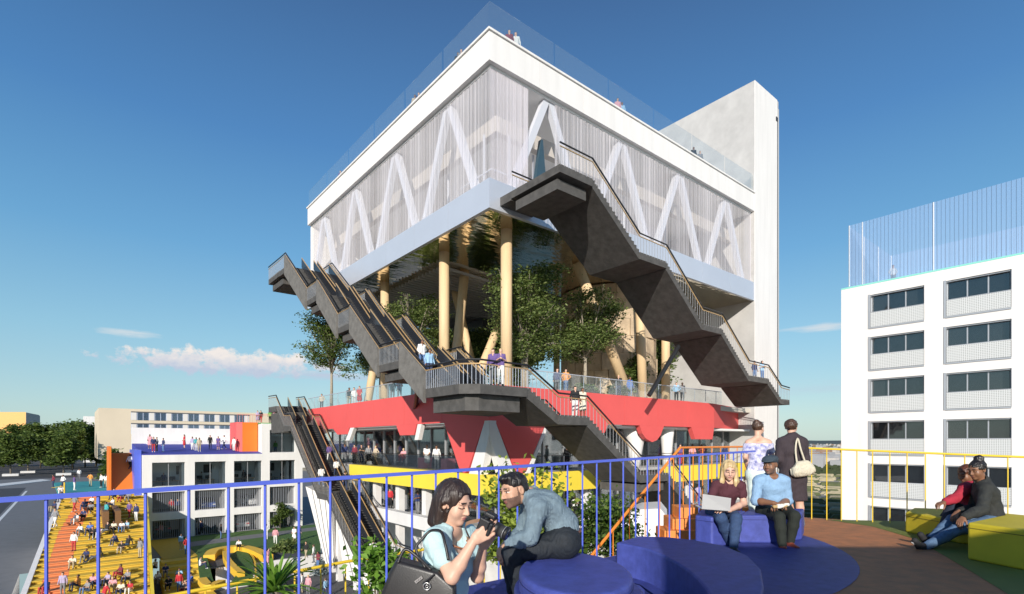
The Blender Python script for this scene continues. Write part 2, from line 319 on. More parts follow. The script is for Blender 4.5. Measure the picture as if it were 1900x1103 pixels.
m2 = N(t_, 'ShaderNodeMixShader'); t_.links.new(cl.outputs[0], m2.inputs[0]); t_.links.new(tr.outputs[0], m2.inputs[1]); t_.links.new(m1.outputs[0], m2.inputs[2]); t_.links.new(m2.outputs[0], o_.inputs[0])
def drape(A, Bp, amp=.025, n=260):                              # a softly folded hanging from A to Bp
    A, Bp = Vector(A), Vector(Bp); d = Bp-A; nn = Vector((-d.y, d.x)).normalized(); V = []; F = []
    for i in range(n+1):
        t = i/n; f_ = amp*(math.sin(i*1.9)+.6*math.sin(i*.83+1)); p = A+d*t+nn*f_
        V += [(p.x, p.y, 26.38), (p.x, p.y, 33.2)]
    for i in range(n): F.append((2*i, 2*i+2, 2*i+3, 2*i+1))
    return arr_mesh('thread_curtain', V, F, cu, smooth=False)
for A, Bp in (((.3, .35), (3.3, .35)), ((5.6, .35), (L, .35)), ((.35, .4), (.35, Wd-.4))): link('thread_curtain', drape(A, Bp), pav)
part('dark_doorway', MB().prism([(4.2, .92, 26.4), (5.6, .92, 26.4), (5.1, .92, 30.8), (4.95, .92, 30.8)], [(4.2, 1.2, 26.4), (5.6, 1.2, 26.4), (5.1, 1.2, 30.8), (4.95, 1.2, 30.8)]), mat('painted_doorway_dark', (.04, .08, .11), .4))  # solid dark wedge paints the dim depth of the curtain opening
def brace(ax, s0, z0, s1, z1, w=.225, d=.4):
    mb = MB(); v = Vector((s1-s0, z1-z0)).normalized(); q = Vector((-v.y, v.x))*w
    P = [(s0+q.x, z0+q.y), (s0-q.x, z0-q.y), (s1-q.x, z1-q.y), (s1+q.x, z1+q.y)]
    f_ = (lambda s, z, e: (s, .44+e, z)) if ax == 'x' else (lambda s, z, e: (.44+e, s, z))
    return mb.prism([f_(s, z, 0) for s, z in P], [f_(s, z, d) for s, z in P])
BRACE = mat('white_steel', (.60, .61, .66), .5)
for ax, lim in (('x', L), ('y', Wd)):
    for k in range(4):
        c = 5.2+7.45*k
        part('truss_brace', brace(ax, c-3.2, 26.3, c+.06, 33.7), BRACE); part('truss_brace', brace(ax, c+3.2, 26.3, c-.06, 33.7), BRACE)
BEAM = mat('warm_white_beam', (.52, .48, .44), .7)
part('ring_beam', B(2.2, L, 2.2, 2.7, 30.9, 31.9), BEAM); part('ring_beam', B(2.2, 2.7, 2.702, Wd-1, 30.9, 31.9), BEAM)
part('inner_wall', B(9.5, L-2, 8.5, 8.8, 26.4, 33.1), mat('lilac_white', (.85, .82, .88), .8)); part('inner_wall', B(9.5, 9.8, 8.81, Wd-2, 26.4, 33.1), MATS['lilac_white'])
for x, y in ((2.0, 3.2), (3.3, 2.2), (6.1, 3.0), (10, 3), (3, 9), (16, 3), (22, 3.2), (3, 15)):
    part('light_column', MB().tube([(x, y, 26.4), (x, y, 31)], .09), BRACE)
mb = MB().tube([(.7, 4, 27.4), (.7, .7, 27.4), (3.2, .7, 27.4)], .05)
part('inner_handrail', mb, BRACE)
# roof glass balustrade, pane by pane
for k in range(6):
    x0, x1 = .1+L*k/6, L*(k+1)/6-.05
    part('glass_balustrade', B(x0, x1, .1, .13, 35.08, 36.75), ROOFG)
    y0, y1 = .2+Wd*k/6, Wd*(k+1)/6-.05
    part('glass_balustrade', B(.1, .13, y0, y1, 35.08, 36.75), ROOFG)
# timber columns
def col(p, q, r=.37): part('timber_column', MB().tube([p, q], r, 14), WOOD, smooth=True)
for x, y in ((2.9, 2), (2, 8), (2, 17.4), (21.8, 3), (25, 20)): col((x, y, 14.3), (x, y, 24.66))
col((17.2, 2, 14.3), (16.5, 1.9, 24.66)); col((16.2, 2.4, 14.3), (10.9, 3.4, 24.66), .4); col((3.9, 9.9, 14.3), (5.7, 10.8, 24.66)); col((5, 9.2, 14.3), (12.3, 12.8, 24.66), .38)
col((9, 13, 14.3), (7.5, 15, 24.66), .35); col((1.8, 20.5, 14.3), (4.5, 22.5, 24.66), .36)
# terrace slab, the red band with its hanging teeth, the white A-shaped leg at the corner
part('terrace_floor', B(.4, L, .4, Wd, 13.9, 14.3), mat('pale_terrace_paving', (.66, .61, .52), .85, var=.1, sc=1))
def face(ax, px, depth=.4, plane=0., z=None):                 # an outline on a facade plane, given depth behind it
    P = [on(u, v, ax, plane) for u, v in px]
    if z: P = [Vector((p.x, p.y, zz if zz is not None else p.z)) for p, zz in zip(P, z)]
    Q = [p.copy() for p in P]
    for q in Q: q[ax] += depth
    return MB().prism(P, Q)
ZR0, ZR1 = 12.3, 14.42
for k in range(6):
    part('red_band', B(0, .4, max(.402, Wd*k/6+.015), Wd*(k+1)/6-.015, ZR0, ZR1), RED); part('red_band', B(24.6*k/6+(.015 if k else 0), 24.6*(k+1)/6-.015*(k < 5), 0, .4, ZR0, ZR1), RED)
part('red_band', MB().up([(24.602, 0), (L, 1.6), (L, 2.0), (24.602, .4)], ZR0, ZR1), RED)
Zt = lambda *a: list(a)
def tooth(ax, us, zs, nm='red_tooth', m=RED, depth=.4, plane=0.):
    P = []
    for u, zz in zip(us, zs):
        p = on(u, 800, ax, plane); p.z = zz; P.append(p)
    Q = [p.copy() for p in P]
    for q in Q: q[ax] += depth
    part(nm, MB().prism(P, Q), m)
T = ZR0-.003
tooth(0, (618, 648, 645, 626), (T, T, 11.75, 11.75)); tooth(0, (735, 773, 768, 742), (T, T, 11.55, 11.55))
tooth(0, (824, 899, 868, 861, 853), (T, T, 9.3, 9.12, 9.3)); tooth(0, (580, 602, 598, 585), (T, T, 11.9, 11.9))
tooth(1, (919, 1014, 976, 966, 957), (T, T, 9.3, 9.12, 9.3))
tooth(1, (1187, 1232, 1226, 1219, 1210, 1199, 1192), (T, T, 11.6, 11.2, 11.05, 11.3, 11.7)); tooth(1, (1283, 1325, 1322, 1290), (T, T, 11.3, 11.3))
tooth(1, (1108, 1128, 1122, 1113), (T, T, 11.7, 11.7))
WH = WHITE
tooth(0, (899.5, 908, 908, 893, 870), (T, T, 11.6, 9.12, 9.12), 'white_leg', WH, .5); tooth(1, (908, 918.5, 956, 930, 908), (T, T, 9.12, 9.12, 11.6), 'white_leg', WH, .5)
tooth(1, (1014.5, 1020, 984, 977), (T, T, 9.12, 9.12), 'white_leg', WH, .3)
for us in ((650, 657, 648, 641), (775, 782, 776, 769)): tooth(0, us, (T, T, 11.2, 11.2), 'white_leg', WH, .3)
# gallery floors behind: glass, mullions, back wall, slabs
part('gallery_floor', B(.42, L, .42, Wd, 8.9, 9.1), FLOORG); part('gallery_ceiling', B(.42, L, .42, Wd, 12.1, 12.28), CEIL)
YB0, YB1 = 7.85, 9.12
xr0, xr1 = on(1108, 880, 1, 0).x, on(1240, 860, 1, 0).x
yl = on(648, 860, 0, 0).y
for k in range(5): part('yellow_band', B(0, .41, yl*k/5+(.012 if k else 0), yl*(k+1)/5-.012, YB0, YB1), YEL)
part('yellow_band', MB().prism([(.412, 0, YB0), (xr0, 0, YB0), (xr0+.6, 0, YB1-.5), (xr0-.1, 0, YB1), (.412, 0, YB1)], [(.412, .41, YB0), (xr0, .41, YB0), (xr0+.6, .41, YB1-.5), (xr0-.1, .41, YB1), (.412, .41, YB1)]), YEL)
part('yellow_band', B(xr1, L, 0, .41, YB0, YB1), YEL)
part('lower_slab', B(-.1, .5, -.1, 22, 5.0, 5.9), WHITEB); part('lower_slab', B(.502, 9, -.1, .5, 5.0, 5.9), WHITEB); part('lower_floor', B(.51, L, .51, Wd, 5.2, 5.6), FLOORG)
part('back_wall', B(5.6, 5.9, 5.2, Wd, -2, 12.1), mat('gallery_grey_wall', (.68, .67, .65), .8, var=.15, sc=1)); part('back_wall', B(5.91, L, 5.4, 5.7, -2, 12.1), MATS['gallery_grey_wall'])
for z0, z1 in ((9.1, 12.1), (5.6, 7.85)):
    part('gallery_glazing', B(2.5, 2.53, 2.5, Wd, z0, z1), GLASS); part('gallery_glazing', B(2.54, L, 2.5, 2.53, z0, z1), GLASS)
    for k in range(15):
        part('mullion', B(2.42, 2.56, 2.5+2*k, 2.62+2*k, z0, z1), MULL); 
        if k: part('mullion', B(2.5+2*k, 2.62+2*k, 2.42, 2.56, z0, z1), MULL)
for k in range(7): part('concrete_column', B(.6, 1.1, 4.2+4*k, 4.75+4*k, -2, 7.84), WHITEB); part('concrete_column', B(4.6+4.3*k, 5.15+4.3*k, .6, 1.1, -2, 7.84), WHITEB)
for k in range(4): part('grey_partition', B(5+k*6, 5.1+k*6, 3.2, 5.3, 9.11, 12.09), MULL); part('grey_partition', B(3.2, 5.5, 6.5+k*6, 6.6+k*6, 9.11, 12.09), MULL)
part('mezzanine_rail', MB().tube([(.6, Wd-2, 10.15), (.6, .6, 10.15), (10, .6, 10.15)], .03), BLACK); part('mezzanine_rail', MB().tube([(17.8, .6, 10.15), (L-1, .6, 10.15)], .03), BLACK)
part('gallery_glass', B(.6, .62, .62, 21, 9.13, 10.1), GLASS)
for u0, u1 in ((1165, 1192), (1228, 1247)):                    # pale funnel columns on the right face
    p = on((u0+u1)/2, 800, 1, 1.3)
    V = [];
    part('funnel_column', MB().tube([(p.x, 1.3, 12.1), (p.x, 1.3, 11.4), (p.x, 1.3, 10.4), (p.x, 1.3, 9.1)], .95 if u0 < 1200 else .6, 14, r1=.35), WHITE, smooth=True)
part('corner_glazing', B(2.6, 4.6, 2.6, 4.6, 9.11, 12.09), mat('dark_grey_glazing', (.10, .10, .105), .25))
for y in (6.4, 9.6): part('pink_chair', B(1.2, 1.9, y, y+.8, 9.1, 9.9), mat('pink_fabric', (.75, .25, .30), .8))
# terrace balustrade of glass with its thin rail
part('terrace_glass', B(.05, .08, 3, Wd, 14.43, 15.5), ROOFG); part('terrace_glass', B(3, 26, .05, .08, 14.43, 15.5), ROOFG)
part('terrace_rail', MB().tube([(.06, 2, 15.52), (.06, Wd, 15.52)], .03), FASCIA); part('terrace_rail', MB().tube([(2, .06, 15.52), (26, .06, 15.52)], .03), FASCIA)
for k in range(14): part('rail_post', MB().tube([(.1, 3+2*k, 14.4), (.1, 3+2*k, 15.5)], .025), FASCIA); part('rail_post', MB().tube([(3+1.7*k, .1, 14.4), (3+1.7*k, .1, 15.5)], .025), FASCIA)
# stone drum behind the terrace trees
sd_ = thing('stone_drum', 'rough beige stone drum wall standing behind the terrace trees', 'wall', loc=(20, 8, 14.3))
for k in range(22):
    for j in range(7):
        a0 = 2*math.pi*k/22+(.14 if j % 2 else 0); a1 = a0+2*math.pi/22-.012; r0 = 4.3+.16*random.random(); zz = j*1.47
        A = [(r0*math.cos(a0), r0*math.sin(a0)), (r0*math.cos(a1), r0*math.sin(a1)), (3.8*math.cos(a1), 3.8*math.sin(a1)), (3.8*math.cos(a0), 3.8*math.sin(a0))]
        if math.cos(a0)*-.6+math.sin(a0)*-.8 > -.25: MB().up(A, zz, zz+1.455).build('stone_block', STONE, sd_)
B(-3, 3, -3, 3, 0, 10.3).build('backing', STONE, sd_)
# concrete lift tower
ct = thing('lift_tower', 'tall white concrete slab tower at the right end of the curtained box', 'tower')
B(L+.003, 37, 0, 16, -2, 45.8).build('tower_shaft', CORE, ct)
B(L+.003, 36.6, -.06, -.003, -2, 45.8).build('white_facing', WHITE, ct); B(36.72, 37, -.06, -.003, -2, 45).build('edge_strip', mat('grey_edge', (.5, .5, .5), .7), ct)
MB().tube([(36.66, -.05, -2), (36.66, -.05, 44)], .05).build('drain_pipe', BLACK, ct); B(36.3, 36.55, -.12, -.06, 43.6, 44).build('roof_spout', BLACK, ct)

# ================================================================ outside stairs
def rng_pts(pts, s):                                          # walking level at run s
    for (s0, z0), (s1, z1) in zip(pts, pts[1:]):
        if min(s0, s1) <= s <= max(s0, s1): return z0+(z1-z0)*(s-s0)/(s1-s0)
def stair(name, label, ax, w0, w1, pts, solid, esc, thick=.5, skirt=STAIR):
    t = thing(name, label, 'stairs', loc=(0, 0, 0))
    P = (lambda s, w, z: (s, w, z)) if ax == 'x' else (lambda s, w, z: (w, s, z))
    def ext(prof, wa, wb): return MB().prism([P(s, wa, z) for s, z in prof], [P(s, wb, z) for s, z in prof])
    sg = 1 if w1 > w0 else -1
    for (s0, z0), (s1, z1) in zip(pts, pts[1:]):
        if abs(z1-z0) < .3:
            z = max(z0, z1); part('landing', ext([(s0, z), (s1, z), (s1, z-thick), (s0, z-thick)], w0, w1), STAIR, t)
        else:
            n = max(2, round(abs(z1-z0)/.175)); prof = []
            for k in range(n):
                a = s0+(s1-s0)*k/n; b = s0+(s1-s0)*(k+1)/n; za = z0+(z1-z0)*k/n; zb = z0+(z1-z0)*(k+1)/n
                zz = max(za, zb); prof += [(a, zz), (b, zz)]
            prof += [(s1, z1-thick), (s0, z0-thick)]
            part('flight', ext(prof, w0+sg*.06, w1), STAIR, t)
            for k in range(n):
                a = s0+(s1-s0)*k/n; b = s0+(s1-s0)*(k+1)/n; zz = max(z0+(z1-z0)*k/n, z0+(z1-z0)*(k+1)/n)
            if solid: part('side_panel', ext([(s0, z0+.95), (s1, z1+.95), (s1, z1-thick-.25), (s0, z0-thick-.25)], w0-sg*.12, w0+sg*.04), skirt, t)
    for w, in ((w0,), (w1-sg*.1,)):
        part('handrail', MB().tube([P(s, w, z+1.12) for s, z in pts], .05, 6), BLACK, t)
        part('brass_rail', MB().tube([P(s, w, z+.93) for s, z in pts], .035, 6), GOLD, t)
        L_ = sum(math.hypot(b[0]-a[0], b[1]-a[1]) for a, b in zip(pts, pts[1:])); s = min(p[0] for p in pts)+.05; mb = MB(); e = max(p[0] for p in pts)
        while s < e:
            z = rng_pts(pts, s); mb.tube([P(s, w, z-.05), P(s, w, z+.95)], .014, 4, cap=False); s += .16 if solid else .28
        part('balusters', mb, MULL, t, kind='stuff')
        if w != w0 and solid:
            mb = MB()
            for a, b in zip(pts, pts[1:]): mb.poly([P(a[0], w, a[1]+.05), P(b[0], w, b[1]+.05), P(b[0], w, b[1]+.93), P(a[0], w, a[1]+.93)])
            part('glass_side', mb, GLASSB, t)
    if esc:
        for (s0, z0), (s1, z1) in zip(pts, pts[1:]):
            if abs(z1-z0) < .3: continue
            for wa in esc:
                e = part('escalator', ext([(s0, z0+.12), (s1, z1+.12), (s1, z1-.2), (s0, z0-.2)], wa, wa+sg*1.0), BLACK, t)
                for q in (0, 1.0):
                    part('escalator_side', ext([(s0, z0+.2), (s1, z1+.2), (s1, z1+.95), (s0, z0+.95)], wa+sg*q, wa+sg*(q+.05)), mat('dark_glass', (.025, .028, .035), .15), e)
                    MB().tube([P(s0, wa+sg*(q+.025), z0+.97), P(s1, wa+sg*(q+.025), z1+.97)], .04, 5).build('brass_edge', GOLD, e)
    return t
st1 = stair('open_stair', 'dark stair climbing along the right face to a landing under the curtain corner', 'x', -5.0, -1.0,
      [(.8, 25.45), (3.3, 25.45), (7.5, 22.4), (10.2, 22.35), (14.4, 19.1), (16.95, 19.05), (20.9, 16.1), (24.0, 16.05), (26.3, 14.6), (27.8, 14.5)], False, None, .42)
part('landing_bridge', B(.8, 3.3, -1, .0, 24.95, 25.45), STAIR, st1)
for x0, x1, z in ((1.0, 3.2, 24.9),): part('landing_beam', B(x0, x1, -4.6, -1.2, z-.55, z-.01), STAIR, st1)
MB().tube([(12.5, -2, 14.3), (15.2, -2.6, 18)], .16, 8).build('strut', BLACK, st1); 
st2 = stair('escalator_stair', 'grey clad escalator stair climbing leftward along the left face to the box', 'y', -5.0, -1.0,
      [(-1.3, 13.7), (1.3, 15.5), (3.9, 15.5), (7.95, 18.7), (10.1, 18.65), (13.8, 21.75), (16.1, 21.7), (21.3, 25.6), (22.9, 25.6), (26.2, 25.65)], True, (-3.7, -2.4), .45, STAIRL)
MB().tube([(.2, 9.0, 13.4), (-2.0, 4.6, 15.1)], .16, 8).build('strut', BLACK, st2)
for y0, y1, z in ((1.4, 3.8, 15.0), (8.1, 10, 18.2), (14, 16, 21.2), (22.9, 26, 25.1)): part('landing_beam', B(-4.7, -1.2, y0, y1, z-.5, z-.02), STAIR, st2)
# corner landing
cl_ = thing('corner_landing', 'wide dark landing wrapped round the red corner where the stairs meet', 'landing')
poly = [(-5, -1.3), (-5, -4.3), (-4.3, -5), (-1.45, -5), (-1.45, -.4), (-.4, -.4), (-.4, 0.0), (-1.2, .4), (-1.2, -1.3)]
poly = [(-5, -1.3), (-5, -4.3), (-4.3, -5), (-1.45, -5), (-.0, -1), (-.0, -.01), (-.01, .4), (-1, -1.3)]
MB().up(poly, 13.25, 13.7).build('landing_slab', STAIR, cl_); MB().up([(-4.6, -1.4), (-4.6, -4.2), (-4.1, -4.6), (-1.6, -4.6), (-.3, -1), (-.3, -.3), (-1, -.6)], 12.5, 13.246).build('landing_beam', STAIR, cl_)
rail = [(-4.95, -1.3), (-4.95, -4.25), (-4.27, -4.95), (-1.45, -4.95)]
MB().tube([(x, y, 14.82) for x, y in rail], .05).build('handrail', BLACK, cl_); MB().tube([(x, y, 14.63) for x, y in rail], .035).build('brass_rail', GOLD, cl_)
mb = MB()
for (xa, ya), (xb, yb) in zip(rail, rail[1:]):
    K = max(2, int(math.hypot(xb-xa, yb-ya)/.17))
    for k in range(K): x, y = xa+(xb-xa)*k/K, ya+(yb-ya)*k/K; mb.tube([(x, y, 13.6), (x, y, 14.63)], .014, 4, cap=False)
mb.build('balusters', FASCIA, cl_, kind='stuff')
st3 = stair('open_stair', 'dark stair dropping from the corner landing in front of the yellow band', 'x', -5.0, -1.6,
      [(-1.45, 13.7), (.7, 12.45), (2.9, 12.4), (7.6, 9.1), (10.4, 9.05), (14.6, 5.8), (16.5, 5.75), (23.5, .1), (24.5, -2)], False, None, .5)
for x0, x1, z in ((7.7, 10.3, 8.5),): part('landing_beam', B(x0, x1, -4.7, -1.7, z-.5, z-.02), STAIR, st3)
part('stair_wall', B(10.0, 15.5, -4.6, -1.8, -2, 5.2), STAIR, st3)
st4 = stair('escalator_stair', 'lower escalator stair running down past the white block to the plaza', 'y', -3.0, .0-.15,
      [(1.0, -1.95), (3.0, -1.9), (8.6, 2.5), (11.2, 2.55), (17.5, 6.9), (19.6, 6.95), (26.6, 12.6), (28.5, 12.65), (31.0, 14.6), (33.6, 14.65)], False, (-1.9,), .55)
part('escalator_base', B(-2.8, -.3, 29.3, 33.4, 12.0, 14.0), STAIR, st4)
# white concrete props under the far left corner
def prop(label, px, Y, dep):
    t = thing('concrete_prop', label, 'column', 'white concrete props beside the lower stair', loc=tuple(W(px[0][0], px[0][1], Y)))
    P = [W(u, v, Y)-t.location for u, v in px]; o = D(.35, dep); MB().prism(P, [p+o for p in P]).build('prop_shaft', WHITEB, t)
    q = [W(u, v, Y)-t.location for u, v in px]; c = sum(q, Vector())/len(q)
    for k in range(1, 4):
        a = q[0].lerp(q[1], k/4)+D(0, -.03); b = q[-1].lerp(q[2], k/4)+D(0, -.03); MB().tube([a, b], .035, 4).build('board_joint', MULL, t)
prop('folded white concrete prop flaring wide at its top behind the blue rail', [(567, 903), (614, 926), (620, 1056), (604, 1046)], 50, 2.2)
prop('folded white concrete prop spreading towards its foot beside the dark stair', [(627, 985), (650, 972), (712, 1095), (640, 1075)], 41, 2.0)
t = thing('planter_wall', 'low white concrete wall with a sloped end behind the orange handrail', 'wall', loc=tuple(W(1170, 1000, 29)))
P = [W(u, v, 29)-t.location for u, v in ((1150, 960), (1185, 946), (1225, 944), (1238, 960), (1236, 1030), (1150, 1030))]
MB().prism(P, [p+D(1.0, 3.5) for p in P]).build('wall_body', WHITEB, t)

# ================================================================ right-hand apartment block
ap = thing('apartment_block', 'white apartment block with two columns of recessed balcony windows at right', 'building')
AX = 27.8; AY0, AY1 = -44.0, -8.9; ATOP = 22.95
cols_ = [(-14.18, -10.77), (-18.73, -15.3), (-23.4, -19.95), (-28, -24.6)]
rows_ = [19.65-3.18*k for k in range(7)]
mb = MB(); ys = [AY0]
edges = sorted([c for cc in cols_ for c in cc])
# facade grid: piers and spandrels
prev = AY0
for c in sorted(cols_): mb.box(AX, AX+.45, prev, c[0], -2, ATOP); prev = c[1]
mb.box(AX, AX+.45, prev, AY1, -2, ATOP)
for c in cols_:
    z = ATOP
    for r in rows_: mb.box(AX+.002, AX+.45, c[0], c[1], r+2.5, z); z = r
    mb.box(AX+.002, AX+.45, c[0], c[1], -2, z)
mb.build('facade_wall', WHITE, ap)
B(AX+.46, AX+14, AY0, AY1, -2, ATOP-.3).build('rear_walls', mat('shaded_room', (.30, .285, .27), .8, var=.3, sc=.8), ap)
B(AX+.452, AX+14.01, AY1-.02, AY1+.02, -2, ATOP).build('end_wall', WHITE, ap)
pm = bpy.data.materials.new('perforated_metal'); pm.use_nodes = True; t_ = pm.node_tree; t_.nodes.clear(); o_ = N(t_, 'ShaderNodeOutputMaterial')
g = N(t_, 'ShaderNodeTexCoord'); v_ = N(t_, 'ShaderNodeTexVoronoi'); v_.inputs['Scale'].default_value = 9; v_.inputs['Randomness'].default_value = 0; t_.links.new(g.outputs['Object'], v_.inputs['Vector'])
mt = M_('GREATER_THAN', v_.outputs['Distance'], .34, t=t_); tr = N(t_, 'ShaderNodeBsdfTransparent'); tr.inputs[0].default_value = (.6, .62, .64, 1); df = N(t_, 'ShaderNodeBsdfPrincipled'); df.inputs['Base Color'].default_value = (.66, .68, .68, 1); df.inputs['Roughness'].default_value = .5
fa = M_('MULTIPLY_ADD', mt, .40, .50, t=t_); m2 = N(t_, 'ShaderNodeMixShader'); t_.links.new(fa, m2.inputs[0]); t_.links.new(tr.outputs[0], m2.inputs[1]); t_.links.new(df.outputs[0], m2.inputs[2]); t_.links.new(m2.outputs[0], o_.inputs[0])
PERF = pm
CURT = mat('cream_curtain', (.55, .50, .44), .9); MET = mat('window_metal', (.48, .50, .53), .4, .4)
for ci, c in enumerate(cols_):
    for ri, r in enumerate(rows_):
        y0, y1 = c; mb = MB()
        mb.box(AX-.05, AX+.40, y1-.10, y1+.02, r-.04, r+2.54); mb.box(AX+.1, AX+.40, y0, y0+.06, r, r+2.5); mb.box(AX+.1, AX+.40, y0+.06, y1-.1, r+2.42, r+2.497); mb.box(AX-.06, AX+.40, y0, y1-.1, r-.06, r+.04)
        w = mb.build('window', MET, ap)
        for k in range(3):
            ya = y0+.1+(y1-y0-.2)*k/3; yb = y0+.1+(y1-y0-.2)*(k+1)/3
            B(AX+.34, AX+.36, ya+.04, yb-.04, r+.05, r+2.4).build('pane', GLASSD, w)
            B(AX+.30, AX+.40, yb-.04, yb+.03, r+.04, r+2.42).build('frame', MET, w)
        if (ci+ri) % 2 == 0 or ri > 3:
            s = random.random()*.3; B(AX+.41, AX+.45, y1-.9-s, y1-.15, r+.05, r+2.4).build('curtain', CURT, w)
        if random.random() < .35: B(AX+.42, AX+.45, y0+.5, y0+1.1, r+.05, r+2.4).build('curtain', CURT, w)
        B(AX-.04, AX+.0-.005, y0+.02, y1-.12, r+.06, r+1.15).build('balustrade', PERF, w)
        MB().tube([(AX-.02, y0, r+1.17), (AX-.02, y1-.1, r+1.17)], .025, 5).build('rail', MET, w)
B(AX-.01, AX+.5, AY0, AY1+.01, ATOP+.003, ATOP+.12).build('roof_edge', mat('turquoise_edge', (.25, .66, .58), .5), ap)
B(AX+.5, AX+13.9, AY0, AY1, ATOP-.29, ATOP-.05).build('roof_deck', WHITEB, ap)
nm = glass('roof_net', (.93, .95, .97), .05, .36, (.40, .54, .78))
def net(name, A, Bp, z0, z1):
    A, Bp = Vector(A), Vector(Bp); d = Bp-A; K = int(d.length/.24); mb = MB()
    for k in range(K):
        p = A+d*(k/K); q = A+d*((k+.12)/K); mb.poly([(p.x, p.y, z0), (q.x, q.y, z0), (q.x, q.y, z1), (p.x, p.y, z1)])
    mb.build(name, mat('pale_wire', (.30, .37, .47), .5), ap, kind='stuff')
    mb = MB(); mb.poly([(A.x, A.y, z0), (Bp.x, Bp.y, z0), (Bp.x, Bp.y, z1), (A.x, A.y, z1)]); mb.build('roof_screen', nm, ap)
NZ = 28.0
net('roof_wires', (AX+.5, AY0), (AX+.5, AY1-.35), ATOP+.1, NZ); net('roof_wires', (AX+.52, AY1-.35), (AX+11, AY1-.35), ATOP+.1, NZ); net('roof_wires', (AX+11, AY0), (AX+11, AY1-.36), ATOP+.1, NZ)
for y in (AY1-.4, -10.2, -14.6, -19.6, -24): MB().tube([(AX+.5, y, ATOP), (AX+.5, y, NZ)], .045, 6).build('mast', MET, ap)
for x in (AX+4, AX+7.5, AX+11): MB().tube([(x, AY1-.35, ATOP), (x, AY1-.35, NZ)], .045, 6).build('mast', MET, ap)

# ================================================================ white garage block, yellow grandstand, left part of the site
GY = 47.7; gb = thing('garage_block', 'white framed block of offices over two parking decks behind the plaza', 'building')
bx = [(-11.6, -8.4), (-7.4, -4.1), (-3.2, 0.0), (.95, 4.1)]
rz = [(6.0, 8.75), (3.0, 5.35), (-.0, 2.15)]
mb = MB(); xs = [-12.5]+[v for b in bx for v in b]+[5.05]
for k in range(0, 10, 2): mb.box(xs[k], xs[k+1], GY, GY+.6, -.5, 9.62 if k < 8 else 13.45)
for i, b in enumerate(bx):
    zs = [-.5]+[v for r in reversed(rz) for v in r]+([9.62] if i < 3 else [9.75, 12.7, 13.45][:1])
    for k in range(0, len(zs)-1, 2): mb.box(b[0], b[1], GY+.002, GY+.6, zs[k], zs[k+1])
    if i == 3: mb.box(b[0], b[1], GY+.002, GY+.6, 12.65, 13.45)
mb.box(.02, .95-.002, GY+.004, GY+.6, 9.62, 13.45)
mb.build('facade_frame', WHITE, gb)
B(-12.5, 5.05, GY+14, GY+14.3, -.5, 9.6).build('rear_wall', WHITE, gb); B(-12.5, -12.2, GY+.6, GY+14, -.5, 9.6).build('end_wall', WHITE, gb); B(4.75, 5.05, GY+.6, GY+14, -.5, 13.4).build('end_wall', WHITEB, gb)
for z in (0.0, 2.75, 5.75): B(-12.2, 4.75, GY+.6, GY+14, z-.25, z).build('deck', FLOORG, gb)
B(-12.2, 4.75, GY+.6, GY+14, 9.2, 9.45).build('roof_slab', CEIL, gb); B(.1, 4.75, GY+.6, GY+8, 13.1, 13.4).build('roof_slab', CEIL, gb); B(.1, .4, GY+.6, GY+8, 9.5, 13.1).build('office_wall', WHITE, gb)
B(-12.2, 4.75, GY+3.0, GY+3.2, 5.76, 9.19).build('office_partition', CEIL, gb); B(.4, 4.7, GY+3.5, GY+3.7, 9.5, 13.08).build('office_partition', CEIL, gb)
B(-12.2, 4.75, GY+7, GY+7.2, -.0, 5.4).build('garage_back', mat('garage_grey', (.60, .59, .58), .8), gb)
B(3.2, 3.5, GY+.62, GY+2.99, 5.76, 9.19).build('office_partition', MULL, gb)
for i, b in enumerate(bx):
    for j, r in enumerate(rz+([(9.75, 12.65)] if i == 3 else [])):
        w = B(b[0], b[1], GY+.3, GY+.36, r[0], r[0]+.06).build('window', MULL, gb)
        if j in (0, 3):
            B(b[0], b[1], GY+.31, GY+.33, r[0]+.07, r[1]).build('pane', GLASS, w); xm = (b[0]+b[1])/2; B(xm-.03, xm+.03, GY+.29, GY+.36, r[0]+.07, r[1]).build('mullion', MULL, w)
        else:
            mb = MB(); x = b[0]+.08
            while x < b[1]: mb.box(x, x+.035, GY+.3, GY+.34, r[0]+.06, r[1]); x += .21
            mb.build('bar_screen', FASCIA, w, kind='stuff')
    B(b[1]-.25, b[1], GY+.62, GY+2.5, rz[2][0], 8.75).build('pier_fin', MULL, gb)
# office furniture seen through the windows
for x, y, n in ((-10.8, 2, 0), (-9.4, 3.2, 1), (-6.6, 2.2, 2), (-5.6, 4, 3), (-2.4, 2.5, 4), (-1, 3.5, 5), (1.6, 2.4, 6), (3.0, 1.8, 7)):
    t = thing('office_desk', ['wooden desk nearest the left end of the first office window', 'second wooden desk behind the first office window', 'wooden desk at the left of the second office window', 'wooden desk set back behind the second office window', 'wooden desk at the left of the third office window', 'wooden desk set back behind the third office window', 'wooden desk at the left of the fourth office window', 'wooden desk at the right of the fourth office window'][n], 'desk', 'desks in the offices', loc=(x, GY+min(y, 2.4), 5.75)); dx = random.uniform(-.1, .1)
    B(-.7, .7, -.35, .35, .70, .75).build('desk_top', mat('desk_wood', (.50, .30, .14), .6), t)
    for sx_ in (-.62, .62): B(sx_-.04, sx_+.04, -.3, .3, 0, .699).build('desk_leg', MULL, t)
    B(-.3+dx, .3+dx, .05, .1, .85, 1.25).build('screen', BLACK, t); B(-.04+dx, .04+dx, .05, .12, .75, .86).build('screen_foot', BLACK, t)
for x, z, od in ((-8.9, 7.2, 'first'), (-6.0, 7.3, 'second'), (1.4, 7.3, 'fourth'), (-2.6, 7.4, 'third')):
    t = tag(B(x, x+.9, GY+2.9, GY+2.98, z, z+1.0).build('wall_picture', BLACK), 'dark panel hung on the wall seen through the '+od+' office window', 'wall panel', 'panels in the offices')
